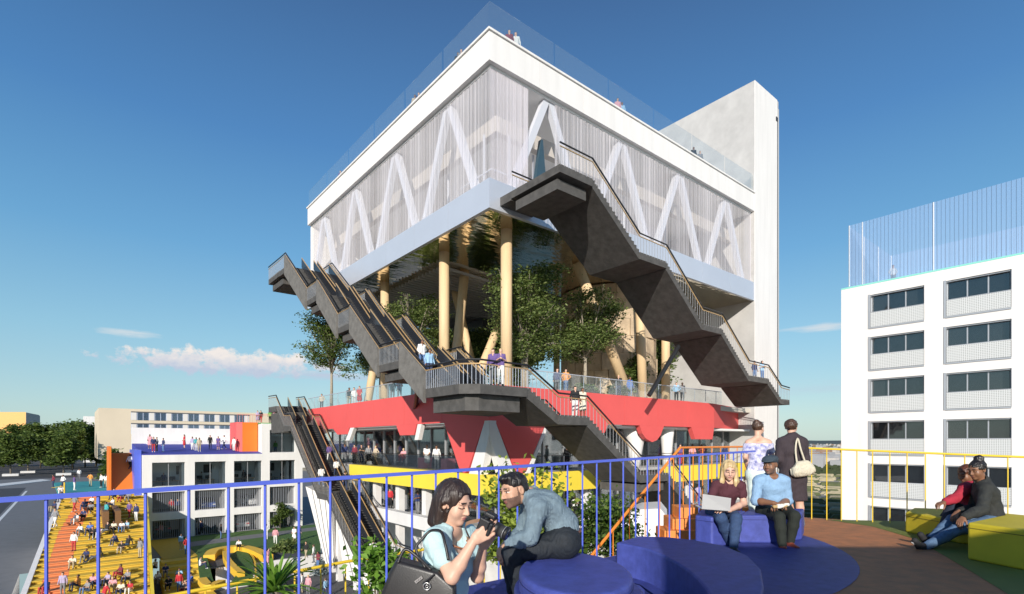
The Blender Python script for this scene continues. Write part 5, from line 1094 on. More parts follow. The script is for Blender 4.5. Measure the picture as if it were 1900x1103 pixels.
sh = torso_prims(J, 1.0, .016)+limb(J['sl'], J['el'], J['wl'], RAm, .014, upto=1.8)+limb(J['sr'], J['er'], J['wr'], RAm, .014, upto=1.8)+[ell(V3(J['nk'])+V3(D(-.03, -.01, .05)), (.066, .066, .06), None, .012, '-')]
sh += [cap(V3(J['nk'])+V3(D(.02, -.06, .0)), V3(J['nk'])+V3(D(-.05, -.06, -.03)), .018, k=.01), cap(V3(J['nk'])+V3(D(.05, -.02, .02)), V3(J['nk'])+V3(D(.02, -.06, 0)), .02, k=.01)]
pl_ = (V3(J['hl'])+V3(J['hr']))/2; ax_ = nrm(V3(D(-.25, 0, 1))); sh.append(cut(pl_+ax_*.055, -ax_))
SHD_ = cloth('washed_denim_shirt', (.17, .235, .28), .22, 22); add_mesh('shirt', pm_, rt, [sculpt(sh, .0085, (.0055, 44))], SHD_)
JEAN = cloth('dark_rinse_denim', (.012, .017, .024), .35, 30, .75); tr_ = limb(J['hl'], J['kl'], J['al'], RL, .013, upto=1.93)+limb(J['hr'], J['kr'], J['ar'], RL, .013, upto=1.93)+[cap(J['hl'], J['hr'], .122, k=.05), cap(V3(J['hl'])+V3((0, 0, .03)), V3(J['hr'])+V3((0, 0, .03)), .112, k=.05)]
add_mesh('trousers', pm_, rt, [sculpt(tr_, .009, (.004, 40))], JEAN)
bl_ = V3(J['hl'])*.5+V3(J['hr'])*.5; MB().tube([tuple(bl_+V3(D(.125*math.cos(a)+.005, .20*math.sin(a), .068+.03*math.cos(a)))-V3(rt)) for a in [2*math.pi*k/26 for k in range(27)]], .017, 6).build('belt', mat('brown_belt', (.16, .055, .025), .5), pm_, True)
for s in 'lr':
    a = V3(J['a'+s]); add_mesh('sock', pm_, rt, [sculpt([cap(a+V3((0, 0, .05)), a+V3((0, 0, -.02)), .043)], .01)], mat('cream_sock', (.55, .47, .38), .9)); add_mesh('shoe', pm_, rt, [sculpt([cap(a+V3((0, 0, -.03)), a+V3(D(-.17, -.05, -.045)), .048, .04)], .011)], mat('brown_shoe', (.10, .05, .03), .5))
Hh = lambda x, y, z: V3(hc)+HM@np.array((x, y, z))*HS
hair = [ell(Hh(0, -.018, .055), (.086, .104, .084), HM, .02), ell(Hh(0, .05, .105), (.058, .050, .030), HM, .03), ell(Hh(0, -.055, -.01), (.080, .062, .075), HM, .03), ell(Hh(0, .105, -.005), (.09, .085, .075), HM, .014, '-'), ell(Hh(.095, .01, -.03), (.04, .045, .055), HM, .01, '-'), ell(Hh(-.095, .01, -.03), (.04, .045, .055), HM, .01, '-'), cut(Hh(0, -.06, -.06), -HM[:, 2])]
add_mesh('hair', pm_, rt, [sculpt(hair, .006, (.0022, 110, 30))], HAIR_K)

# ---- woman with the laptop
J = dict(nk=W(1352, 893, 6.93), sl=W(1375, 902, 6.88), sr=W(1328, 902, 6.92), hl=W(1350, 950, 7.05), hr=W(1325, 950, 7.08), fw=V3(D(.05, -1)), el=W(1380, 934, 6.86), wl=W(1352, 948, 6.66), er=W(1316, 932, 6.88), wr=W(1318, 944, 6.72),
         kl=W(1366, 962, 6.64), kr=W(1338, 962, 6.66), al=W(1361, 1018, 6.6), ar=W(1356, 1012, 6.85))
def mid(name_label, J, hc, hf, skin, top, topm, upto, legm, hs=1., fem=True, h=.0105, hands=(), inf=.012, g=.88, bust=0, wr_=(.004, 40), legs_to=1.92, skirt=None, closed=False, topname='top', neck=None, lips=LIPS, hup=(0, 0, 1), shoem=BLACK, toes=None, legname='trousers'):
    rt = base(J, min(J['al'][2], J['ar'][2])-.07); t = thing('person', name_label, 'person', loc=rt); M = frame(hf, hup)
    ra = RA if fem else RAm; body = torso_prims(J, g, bust=bust)+limb(J['sl'], J['el'], J['wl'], ra)+limb(J['sr'], J['er'], J['wr'], ra)+limb(J['hl'], J['kl'], J['al'], RL)+limb(J['hr'], J['kr'], J['ar'], RL)
    gs_ = [sculpt(body, h), sculpt(head_prims(hc, M, hs, J['nk'], fem), .0052)]+[sculpt(q, .0062) for q in hands]
    add_mesh('body', t, rt, gs_, [skin, lips, LASH, EYEW, STUB], lambda X: face_mats(X, hc, M, hs, closed or bool(top), not fem))
    sh = torso_prims(J, g, inf, bust=bust)+limb(J['sl'], J['el'], J['wl'], ra, inf, upto=upto)+limb(J['sr'], J['er'], J['wr'], ra, inf, upto=upto)
    sh += neck if neck is not None else [ell(V3(J['nk'])+V3(J['fw'])*.05+V3((0, 0, .03)), (.062, .062, .07), None, .012, '-')]
    add_mesh(topname, t, rt, [sculpt(sh, h, wr_)], topm)
    if legm: add_mesh(legname, t, rt, [sculpt(limb(J['hl'], J['kl'], J['al'], RL, .012, upto=legs_to)+limb(J['hr'], J['kr'], J['ar'], RL, .012, upto=legs_to)+[cap(J['hl'], J['hr'], .112*g/.88, k=.05)]+(skirt or []), h, (.003, 40))], legm)
    for s in 'lr':
        a = V3(J['a'+s]); f_ = V3(toes[s]) if toes else V3(J['fw'])*.16+V3((0, 0, -.045)); add_mesh('shoe', t, rt, [sculpt([cap(a+V3((0, 0, .03)), a+V3((0, 0, -.03)), .044, .045), cap(a+V3((0, 0, -.035)), a+f_, .045, .037)], .011)], shoem)
    return t, rt, M
hc = W(1353, 873, 6.86); hnds = [hand_prims(J['wl'], D(-.9, -.15, .1), D(0, .2, -1), -1, (.25, .3, .3), .05, (.5, .2, .2)), hand_prims(J['wr'], D(.5, -.2, .1), D(0, 0, -1), 1, (.25, .3, .3))]
BURG = cloth('burgundy_jersey', (.085, .022, .032)); t, rt, M = mid('blond woman in a burgundy T-shirt working on a silver laptop', J, hc, D(-.22, -.95, -.30), SK_L, None, BURG, .55, cloth('blue_skinny_denim', (.035, .07, .16), .25, 30), hands=hnds, bust=1, topname='t_shirt', g=.84, closed=True, shoem=mat('black_boot', (.02, .02, .02), .5))
Hh = lambda x, y, z: V3(hc)+M@np.array((x, y, z))
hair = [ell(Hh(0, -.022, .045), (.090, .106, .093), M, .02), ell(Hh(0, .10, -.025), (.058, .08, .098), M, .012, '-')]
for x in (-1, 1): hair += [cap(Hh(x*.075, .01, .02), Hh(x*.085, .03, -.14), .026, .032, .03), cap(Hh(x*.085, .03, -.14), Hh(x*.075, .055, -.30), .032, .022, .03), cap(Hh(x*.06, -.06, 0), Hh(x*.07, -.07, -.22), .04, .04, .04)]
add_mesh('hair', t, rt, [sculpt(hair, .0075, (.0028, 90, 10))], HAIR_Y)
lp = W(1330, 946, 6.62); lt = thing('laptop', 'silver laptop open on the blond woman\'s knees', 'laptop', loc=lp); q = lambda u, v, Y_: V3(W(u, v, Y_))-V3(lp)
A4 = [q(1302, 945, 6.58), q(1355, 949, 6.52), q(1357, 925, 6.42), q(1304, 917, 6.48)]; n_ = V3(D(0, .007)); bevel(MB().prism(A4, [p+n_ for p in A4]).build('lid', mat('laptop_silver', (.62, .62, .61), .4, 0.), lt), .003)
C4 = [A4[0]+V3(D(0, .012)), A4[1]+V3(D(0, .012)), A4[1]+V3(D(.0, .23, .01)), A4[0]+V3(D(.0, .23, .01))]; bevel(MB().prism(C4, [p+V3((0, 0, .014)) for p in C4]).build('keyboard_base', MATS['laptop_silver'], lt), .003)

# ---- man in the flat cap
J = dict(nk=W(1432, 884, 7.12), sl=W(1456, 893, 7.08), sr=W(1407, 893, 7.10), hl=W(1452, 947, 7.22), hr=W(1420, 947, 7.24), fw=V3(D(.05, -1)), el=W(1462, 930, 7.10), wl=W(1446, 936, 6.86), er=W(1402, 930, 7.06), wr=W(1436, 934, 6.84),
         kl=W(1474, 958, 6.82), kr=W(1446, 960, 6.78), al=W(1466, 1008, 6.85), ar=W(1452, 1016, 6.72))
hc = W(1429, 863, 7.06); hnds = [hand_prims(J['wl'], D(-.7, -.5, -.1), D(-.3, -.2, -1), -1, (.4, .5, .4), .02), hand_prims(J['wr'], D(.75, -.4, -.1), D(.2, -.2, -1), 1, (.4, .5, .4), .02)]
t, rt, M = mid('man in a dark flat cap and light blue shirt seated on the long block', J, hc, D(-.72, -.66, -.10), SK_D, None, cloth('light_blue_oxford', (.26, .42, .62), .12, 25), 1.05, cloth('black_green_twill', (.016, .020, .015)), fem=False, hands=hnds, inf=.014, g=1.0, topname='shirt', lips=LIPD, shoem=mat('oxblood_boot', (.16, .035, .02), .45))
Hh = lambda x, y, z: V3(hc)+M@np.array((x, y, z))
add_mesh('flat_cap', t, rt, [sculpt([ell(Hh(0, -.012, .078), (.095, .118, .050), M, .02), ell(Hh(0, .085, .062), (.074, .068, .020), M, .03), ell(Hh(0, -.03, .05), (.086, .098, .045), M, .02)], .008, (.002, 60))], cloth('slate_tweed', (.045, .065, .085), .3, 60))
add_mesh('hair', t, rt, [sculpt([ell(Hh(0, -.05, .01), (.080, .066, .066), M, .02), ell(Hh(.095, .02, -.02), (.04, .05, .05), M, .01, '-'), ell(Hh(-.095, .02, -.02), (.04, .05, .05), M, .01, '-')], .009)], HAIR_K)
ft = W(1447, 938, 6.80); fo = thing('sandwich', 'wrapped sandwich held in the hands of the man in the cap', 'food', loc=ft); add_mesh('filling', fo, ft, [sculpt([cap(V3(ft)+V3(D(-.09, -.04, -.015)), V3(ft)+V3(D(.06, -.03, .0)), .022)], .008, (.004, 70))], mat('bread_crust', (.45, .30, .13), .8)); add_mesh('paper_wrap', fo, ft, [sculpt([cap(V3(ft)+V3(D(-.04, -.04, -.01)), V3(ft)+V3(D(.09, -.02, .01)), .028, .022)], .009, (.004, 60))], mat('white_paper', (.75, .72, .66), .8))

# ---- standing pair at the far railing, seen from behind
Y = 8.9; J = dict(nk=W(1406, 812, Y), sl=W(1388, 822, Y+.02), sr=W(1426, 822, Y-.02), hl=W(1396, 880, Y), hr=W(1417, 880, Y), fw=V3(D(.2, 1)), el=W(1383, 848, Y), wl=W(1388, 872, Y+.15), er=W(1433, 848, Y), wr=W(1428, 870, Y+.18),
         kl=W(1397, 922, Y), kr=W(1416, 922, Y), al=W(1397, 966, Y), ar=W(1417, 966, Y))
hc = W(1407, 795, Y+.03); floral = cloth('blue_floral_print', (.62, .60, .68), .8, 16, .85); floral.node_tree.nodes['Mix'].inputs[6].default_value = (.10, .12, .38, 1)
off = [cut(V3(J['nk'])+V3((0, 0, -.10)), (0, 0, 1))]
t, rt, M = mid('woman with her hair up in a floral off-shoulder blouse, leaning on the railing', J, hc, D(.75, .62, -.08), SK_L, None, floral, .62, cloth('pale_mint_cotton', (.62, .72, .68)), inf=.02, g=.86, topname='blouse', neck=off)
Hh = lambda x, y, z: V3(hc)+M@np.array((x, y, z)); add_mesh('hair', t, rt, [sculpt([ell(Hh(0, -.025, .035), (.088, .104, .090), M, .02), ell(Hh(0, .10, -.03), (.075, .09, .085), M, .012, '-'), ell(Hh(0, -.075, .10), (.045, .045, .042), M, .02), cut(Hh(0, 0, -.055), -M[:, 2])], .0085, (.003, 90))], HAIR_N)
Y = 8.25; J = dict(nk=W(1470, 812, Y), sl=W(1450, 822, Y), sr=W(1489, 822, Y), hl=W(1460, 888, Y), hr=W(1480, 888, Y), fw=V3(D(.1, 1)), el=W(1446, 852, Y), wl=W(1456, 880, Y+.2), er=W(1494, 852, Y-.02), wr=W(1492, 878, Y+.16),
         kl=W(1463, 930, Y), kr=W(1483, 928, Y), al=W(1470, 972, Y+.1), ar=W(1487, 969, Y))
hc = W(1468, 793, Y+.03); SKT = cloth('dark_plum_jersey', (.045, .032, .038), .15)
sk = [cap(V3(J['hl'])+V3((0, 0, .0)), V3(J['kl'])+V3((0, 0, .02)), .11, .115, .06), cap(V3(J['hr']), V3(J['kr'])+V3((0, 0, .02)), .11, .115, .06), cut(V3(J['kl'])+V3((0, 0, .01)), (0, 0, -1))]
t, rt, M = mid('woman in a loose dark plum dress with hair pinned up, seen from behind', J, hc, D(.62, .78, -.05), SK_L, None, SKT, 1.35, SKT, inf=.028, g=.98, topname='dress_top', skirt=sk, legs_to=.9, legname='dress_skirt', shoem=mat('grey_flat_shoe', (.15, .15, .17), .6))
Hh = lambda x, y, z: V3(hc)+M@np.array((x, y, z)); add_mesh('hair', t, rt, [sculpt([ell(Hh(0, -.022, .035), (.092, .108, .094), M, .02), ell(Hh(0, .105, -.03), (.075, .085, .085), M, .012, '-'), ell(Hh(0, -.095, .015), (.055, .05, .05), M, .02), cut(Hh(0, 0, -.06), -M[:, 2])], .0085, (.005, 70))], HAIR_N)
tb = W(1490, 850, 8.05); bo = thing('shoulder_bag', 'cream canvas shoulder bag hanging from the woman in the dark dress', 'bag', loc=tb); CAN = cloth('cream_canvas', (.62, .56, .43)); g2 = lambda u, v, Y_=8.05: V3(W(u, v, Y_))
add_mesh('bag_body', bo, tb, [sculpt([cap(g2(1478, 876), g2(1502, 872), .085, .08, .05), cap(g2(1482, 862), g2(1496, 860), .05, k=.06)], .012, (.008, 36))], CAN); MB().tube(curve([tuple(g2(1480, 868)-V3(tb)), tuple(g2(1476, 835, 8.08)-V3(tb)), tuple(g2(1480, 814, 8.14)-V3(tb)), tuple(g2(1486, 835, 8.05)-V3(tb)), tuple(g2(1496, 864)-V3(tb))], 5), .014, 6).build('bag_strap', CAN, bo, True)

# ---- seated pair at the right
Y = 6.9; J = dict(nk=W(1822, 893, Y), sl=W(1830, 908, Y-.12), sr=W(1818, 905, Y+.22), hl=W(1846, 968, Y-.08), hr=W(1842, 966, Y+.12), fw=V3(D(-.95, -.3)), el=W(1822, 946, Y-.24), wl=W(1787, 960, Y-.22), er=W(1806, 945, Y+.2), wr=W(1778, 950, Y+.02),
         kl=W(1775, 984, Y-.18), kr=W(1768, 965, Y+.12), al=W(1712, 1018, Y-.25), ar=W(1722, 1006, Y-.02))
hc = W(1813, 872, Y); SNK = mat('black_suede', (.02, .02, .022), .8)
t, rt, M = mid('person with a black top bun and dark jacket stretching blue jeans from the yellow block', J, hc, D(-.92, -.22, -.30), SK_D, True, cloth('charcoal_jacket', (.028, .030, .028), .3, 18), 1.85, cloth('faded_blue_denim', (.09, .16, .27), .3, 20), inf=.024, g=.98, topname='jacket', lips=LIPD, shoem=SNK, hands=[hand_prims(J['wl'], D(-.7, -.3, -.6), D(0, 0, -1), 1, (.4, .5, .4), .02), hand_prims(J['wr'], D(-.7, -.3, -.5), D(0, 0, -1), -1, (.4, .5, .4), .02)], toes=dict(l=D(-.12, -.03, .10), r=D(-.12, -.03, .10)))
Hh = lambda x, y, z: V3(hc)+M@np.array((x, y, z)); add_mesh('hair', t, rt, [sculpt([ell(Hh(0, -.022, .038), (.087, .104, .088), M, .02), ell(Hh(0, .105, -.02), (.08, .085, .08), M, .012, '-'), ell(Hh(0, -.07, .125), (.055, .055, .05), M, .02), cut(Hh(0, 0, -.04), -M[:, 2])], .0085, (.004, 80))], HAIR_K)
for s in 'l':
    a = V3(J['al'])+V3((0, 0, -.03))-V3(rt)
    for k in range(3): c = a+V3(D(-.03-.026*k, -.042, .015+.03*k)); MB().prism([c, c+V3(D(.012, 0, .008)), c+V3(D(-.012, -.0, .055)), c+V3(D(-.024, 0, .047))], [p+V3(D(0, -.006)) for p in (c, c+V3(D(.012, 0, .008)), c+V3(D(-.012, 0, .055)), c+V3(D(-.024, 0, .047)))]).build('sneaker_stripe', WHITE, t)
    MB().tube([tuple(V3(J['al'])+V3(D(.045, -.0, -.075))-V3(rt)), tuple(V3(J['al'])+V3(D(-.15, -.03, .085))-V3(rt))], .014, 6).build('sneaker_sole', WHITE, t)
Y = 7.35; J = dict(nk=W(1800, 898, Y), sl=W(1790, 908, Y-.18), sr=W(1798, 907, Y+.18), hl=W(1810, 962, Y-.1), hr=W(1806, 960, Y+.12), fw=V3(D(-.95, -.3)), el=W(1776, 924, Y-.2), wl=W(1752, 932, Y-.22), er=W(1780, 940, Y+.1), wr=W(1757, 945, Y),
         kl=W(1768, 938, Y-.1), kr=W(1762, 950, Y+.1), al=W(1745, 992, Y-.1), ar=W(1738, 988, Y+.1))
hc = W(1793, 880, Y)
t, rt, M = mid('person in a red hooded top and dark trousers sitting behind the dark jacket', J, hc, D(-.93, -.15, -.33), SK_D, True, cloth('raspberry_fleece', (.40, .022, .045), .15), 1.8, cloth('navy_trousers', (.02, .028, .05)), inf=.022, g=.92, topname='hooded_top', lips=LIPD, hands=[hand_prims(J['wl'], D(-.9, -.2, -.2), D(0, 0, -1), 1, (.4, .6, .4), .02)])
Hh = lambda x, y, z: V3(hc)+M@np.array((x, y, z)); add_mesh('hair', t, rt, [sculpt([ell(Hh(0, -.022, .04), (.09, .108, .092), M, .02), ell(Hh(0, .11, -.03), (.08, .085, .075), M, .012, '-'), ell(Hh(0, -.05, -.05), (.085, .065, .09), M, .04)], .0085, (.004, 80))], hairm('reddish_hair', (.05, .015, .008), (.16, .05, .02)))

# ================================================================ the crowd: small figures, a few poses, each copy dressed and named
CG = ('skin', 'hair', 'top', 'bottom', 'shoe')
def small(pose):
    P = []; a = lambda g, p: P.append((g, p))
    if pose in ('sit', 'lean', 'recline'):
        b = {'sit': 0, 'lean': .18, 'recline': -.16}[pose]; hip = .12; hl, hr = (-.10, 0, hip), (.10, 0, hip); nk = (0, b, .64); kz = .36
        kl, kr, al, ar = (-.13, .40, kz), (.13, .42, kz-.02), (-.13, .46, -.12), (.14, .50, -.12)
        if pose == 'recline': kl, kr, al, ar = (-.11, .44, .14), (.11, .42, .22), (-.1, .86, -.10), (.12, .80, -.12)
        el, er = (-.26, b+.10, .40), (.26, b+.10, .40); wl, wr = (-.10, .36, .40), (.10, .36, .40)
        if pose == 'recline': el, er, wl, wr = (-.27, b-.06, .38), (.27, b-.06, .38), (-.28, -.28, .10), (.28, -.28, .10)
    else:
        nk = (0, 0, 1.44); hl, hr = (-.09, 0, .90), (.09, 0, .90); kl, kr, al, ar = (-.10, .02, .49), (.10, .02, .49), (-.10, -.02, .08), (.11, -.02, .08)
        el, er, wl, wr = (-.25, -.04, 1.14), (.25, -.04, 1.14), (-.27, .06, .88), (.27, .06, .88)
        if pose == 'walk': kl, al, kr, ar = (-.09, .16, .50), (-.09, .28, .10), (.09, -.06, .50), (.09, -.30, .14); wl, wr = (-.25, -.18, .92), (.25, .22, .95)
        if pose == 'phone': wl, wr = (-.05, .26, 1.20), (.06, .27, 1.22)
        if pose == 'hips': el, er, wl, wr = (-.33, -.06, 1.16), (.30, -.02, 1.14), (-.16, .08, .98), (.22, .14, .92)
        if pose == 'lift': er, wr = (.30, .12, 1.52), (.18, .20, 1.72)
        if pose == 'dress': el, er, wl, wr = (-.22, .0, 1.14), (.22, .0, 1.14), (-.14, .17, .98), (.18, .16, 1.0)
    up = V3(nk)-(V3(hl)+V3(hr))/2; up /= np.linalg.norm(up); N_ = V3(nk); hd = N_+up*.15+V3((0, .02, 0))
    a(0, ell(hd, (.075, .092, .112))); a(1, ell(hd+up*.035+V3((0, -.022, 0)), (.086, .098, .098))); a(0, cap(N_-up*.02, hd, .05))
    if pose in ('dress', 'phone', 'recline'): a(1, cap(hd+V3((0, -.07, 0)), hd+V3((0, -.09, -.20)), .06, .05))
    c = (V3(hl)+V3(hr))/2; ch = c+(N_-c)*.7
    for s in (-1, 1):
        h_ = V3(hl if s < 0 else hr); sh = N_+V3((s*.175, -.01, -.04)); a(2, cap(h_+up*.06, ch+V3((s*.07, 0, 0)), .095, .105, .05)); a(2, cap(ch+V3((s*.07, 0, 0)), sh, .095, .055, .05)); a(2, cap(sh, N_, .05, .05, .05))
        e, w = V3(el if s < 0 else er), V3(wl if s < 0 else wr); a(2, cap(sh, e, .054, .045)); a(0 if pose in ('dress', 'phone', 'sit') else 2, cap(e, w, .042, .032)); a(0, ell(w+(w-e)/np.linalg.norm(w-e)*.06, (.04, .045, .055)))
        k_, n_ = V3(kl if s < 0 else kr), V3(al if s < 0 else ar)
        if pose == 'dress': a(2, cap(h_, V3((s*.10, 0, .52)), .11, .14, .05)); a(0, cap(V3((s*.09, 0, .5)), n_, .055, .038))
        else: a(3, cap(h_, k_, .09, .065, .04)); a(3, cap(k_, n_, .06, .045))
        a(4, cap(n_+V3((0, -.03, -.03)), n_+V3((0, .15, -.045)), .042, .034))
    V, F = sculpt([p for _, p in P], .030); X = V[F].mean(1); best = np.full(len(X), 9.); mi = np.zeros(len(X), int)
    for g, p in P:
        d = pdist(p, X)-(.012 if g == 1 else 0); m = d < best; best[m] = d[m]; mi[m] = g
    fc = (mi == 1) & (X[:, 1] > hd[1]+.035) & (X[:, 2] < hd[2]+.06); mi[fc] = 0
    mats = [SK_L, HAIR_B, WHITE, DEN, BLACK]
    return arr_mesh('person_'+pose, V, F, mats, mi)
PROTO = {p: small(p) for p in ('stand', 'walk', 'phone', 'hips', 'lift', 'dress', 'sit', 'lean', 'recline')}
TOP = dict(white=(.78, .77, .75), navy=(.025, .04, .12), black=(.02, .02, .022), grey=(.25, .25, .26), red=(.50, .03, .04), pink=(.70, .34, .38), sky=(.32, .52, .72), teal=(.06, .38, .40), beige=(.55, .45, .33), purple=(.14, .09, .26), orange=(.75, .30, .06), green=(.14, .36, .08), lilac=(.42, .36, .52), maroon=(.20, .03, .05), cream=(.70, .64, .50), blue=(.07, .16, .48))
BOT = dict(navy=(.03, .045, .10), black=(.018, .018, .02), white=(.74, .73, .70), grey=(.20, .20, .21), khaki=(.42, .35, .23), jean=(.10, .18, .36), red=(.45, .05, .05))
BW = dict(navy='navy trousers', black='black trousers', white='white trousers', grey='grey trousers', khaki='khaki trousers', jean='blue jeans', red='red trousers')
TM = {k: mat('cloth_'+k, v, .9) for k, v in TOP.items()}; BM = {k: mat('trouser_'+k, v, .9) for k, v in BOT.items()}
HM_ = [HAIR_B, HAIR_K, HAIR_N, HAIR_Y]; SKS = [SK_L, SK_M, SK_L, SK_D]
used = set(); ptr = random.Random(3)
VERB = dict(stand='standing', walk='walking', phone='hands raised', hips='arms bent', lift='lifting an arm', dress='standing', sit='sitting', lean='sitting bent', recline='lounging')
def person(pos, rz, pose, top, bot, place, group, s=1.):
    tk = list(TOP); bk = list(BOT); n = 0
    bot = bot or ptr.choice(bk); top = top or ptr.choice(tk)
    while (top, bot if pose != 'dress' else '', place) in used:
        n += 1; bot = bk[(bk.index(bot)+1) % len(bk)]
        if n % len(bk) == 0 or pose == 'dress': top = tk[(tk.index(top)+1) % len(tk)]
    used.add((top, bot if pose != 'dress' else '', place))
    o = bpy.data.objects.new('person', PROTO[pose]); COL.objects.link(o); o.location = pos; o.rotation_euler.z = rz; s *= ptr.uniform(.95, 1.05); o.scale = (s*ptr.uniform(.95, 1.05), s, s)
    q = ptr.randrange(4)
    for i, m in enumerate((SKS[q], HM_[ptr.randrange(3)] if q else HM_[ptr.randrange(4)], TM[top], BM[bot], BLACK if ptr.random() < .6 else WHITE)):
        o.material_slots[i].link = 'OBJECT'; o.material_slots[i].material = m
    o['label'] = f"person in {top} dress {VERB[pose]} {place}" if pose == 'dress' else f"person in {top} top and {BW[bot]} {VERB[pose]} {place}".replace('standing on the landing', 'on the landing')
    o['category'] = 'person'; o['group'] = group; return o
FACE = lambda x, y: math.atan2(D(x, y).y, D(x, y).x)-math.pi/2     # turn so the figure looks along (right, away)
def stand_steps(u, v):                                          # pixel -> point on the grandstand slope
    d = W(u, v, 1)-CAM; k = dz/dy; t = (zb+dz*.5+k*(CAM.y-y0s)-CAM.z)/(d.z-k*d.y); p = CAM+d*t; i = int((p.y-y0s)/dy); p.y = y0s+dy*(i+.12); p.z = gz(p.y+.01); return p
Z6 = lambda x, y: (x/4.94+50, y/4.94+880)
G1 = 'people on the yellow grandstand'
for x, y, po, tp, bt_ in ((255, 335, 'sit', 'navy', None), (262, 480, 'walk', 'grey', 'white'), (437, 350, 'walk', 'grey', 'red'), (530, 300, 'sit', 'navy', 'jean'), (595, 262, 'sit', 'white', 'black'), (590, 345, 'sit', 'grey', 'black'), (520, 400, 'sit', 'navy', 'black'), (455, 445, 'sit', 'white', 'black'),
        (508, 545, 'lean', 'white', 'grey'), (580, 540, 'sit', 'blue', 'navy'), (615, 580, 'lean', 'black', 'black'), (655, 570, 'sit', 'pink', 'white'), (726, 420, 'stand', 'teal', 'grey'), (785, 285, 'sit', 'white', 'navy'), (832, 370, 'lean', 'white', 'black'), (800, 215, 'sit', 'black', None), (868, 232, 'sit', 'navy', None),
        (930, 228, 'sit', 'grey', 'black'), (940, 415, 'walk', 'purple', 'red'), (995, 420, 'stand', 'navy', 'white'), (730, 530, 'recline', 'black', 'navy'), (795, 510, 'sit', 'cream', 'black'), (872, 520, 'sit', 'white', 'khaki'), (915, 495, 'sit', 'sky', 'grey'), (430, 680, 'stand', 'white', 'jean'), (545, 770, 'sit', 'white', 'black'),
        (645, 770, 'recline', 'black', 'black'), (430, 850, 'lean', 'cream', 'khaki'), (825, 640, 'lean', 'white', 'grey'), (866, 695, 'sit', 'white', 'navy'), (920, 670, 'recline', 'black', 'grey'), (1028, 745, 'stand', 'grey', 'grey'), (185, 1040, 'sit', 'white', 'black'), (330, 1090, 'stand', 'lilac', 'grey'), (740, 965, 'sit', 'lilac', 'navy'),
        (862, 945, 'sit', 'maroon', None), (920, 950, 'sit', 'white', None), (608, 1030, 'sit', 'pink', None), (560, 1090, 'sit', 'white', 'red'), (800, 1060, 'lean', 'pink', 'khaki'), (862, 1085, 'sit', 'cream', None), (945, 1085, 'sit', 'black', 'white'), (470, 1000, 'sit', 'orange', None), (700, 1095, 'recline', 'red', None), (318, 240, 'sit', 'sky', 'navy')):
    p = stand_steps(*Z6(x, y)); person(p, FACE(ptr.uniform(-.5, .35), -1), po, tp, bt_, 'on the yellow grandstand', G1)
G2 = 'people on the lower amphitheatre'
for u, v, po, tp, bt_ in ((288, 1055, 'sit', 'white', 'black'), (291, 1076, 'sit', 'white', 'grey'), (305, 1062, 'sit', 'navy', None), (311, 1086, 'sit', 'black', None), (318, 1068, 'sit', 'grey', None), (327, 1092, 'stand', 'red', 'jean'), (333, 1074, 'sit', 'sky', None), (338, 1090, 'sit', 'purple', 'black'), (345, 1096, 'lean', 'black', None), (352, 1080, 'sit', 'blue', None)):
    for k in range(6):
        z = -.29*k; p = on(u, v, 2, z); 
        if 33.6-1.3*k <= p.y < 34.9-1.3*k: break
    p.z = z; p.y = 33.75-1.3*k; person(p, FACE(ptr.uniform(-.3, .6), -1), po, tp, bt_, 'on the lower amphitheatre', G2)
zt5 = zb+dz*NS; G3 = 'people on the teal terrace'
for u, v, po, tp, bt_ in ((99, 906, 'hips', 'maroon', 'navy'), (117, 907, 'hips', 'white', 'navy'), (138, 910, 'stand', 'purple', 'white'), (147, 890, 'walk', 'white', 'grey'), (168, 903, 'hips', 'orange', 'khaki'), (188, 905, 'stand', 'white', 'black'), (196, 905, 'phone', 'white', 'grey'), (217, 886, 'stand', 'sky', 'grey'), (113, 916, 'sit', 'white', 'black')):
    p = on(u, v, 2, zt5); person(p, FACE(ptr.uniform(-1, 1), ptr.choice((-1, -1, 1))), po, tp, bt_, 'on the teal terrace', G3)
G4 = 'people on the blue roof deck'
for u, po, tp, bt_ in ((278, 'dress', 'pink', None), (285, 'stand', 'navy', 'red'), (291, 'stand', 'grey', 'black'), (303, 'stand', 'navy', 'jean'), (342, 'dress', 'red', None), (357, 'stand', 'lilac', 'white'), (364, 'hips', 'teal', 'white'), (370, 'stand', 'beige', 'khaki'), (390, 'stand', 'black', 'black'), (405, 'dress', 'purple', None), (416, 'walk', 'white', 'navy'), (434, 'stand', 'white', 'white'), (446, 'hips', 'maroon', 'white')):
    dd_ = ptr.uniform(1.5, 5); p = on(u, 830, 1, GY+dd_); p.z = 9.70+1.7*dd_/13.2; person(p, FACE(ptr.uniform(-1, 1), -1), po, tp, bt_, 'on the blue roof deck', G4)
G5 = 'people on the upper roof'
for u, po, tp, bt_ in ((478, 'dress', 'lilac', None), (484, 'stand', 'black', 'red'), (501, 'hips', 'green', 'black'), (508, 'stand', 'pink', 'khaki'), (516, 'stand', 'white', 'navy')):
    p = on(u, 780, 1, GY+2.2); p.z = 13.55; person(p, FACE(ptr.uniform(-1, 1), -1), po, tp, bt_, 'on the green edged upper roof', G5)
p = on(241, 862, 1, GY+3.6); p.z = 7.9; person(p, FACE(0, 1), 'walk', 'white', 'black', 'climbing the orange ramp', 'person on the orange ramp')
G6 = 'people on the plaza and lawn'
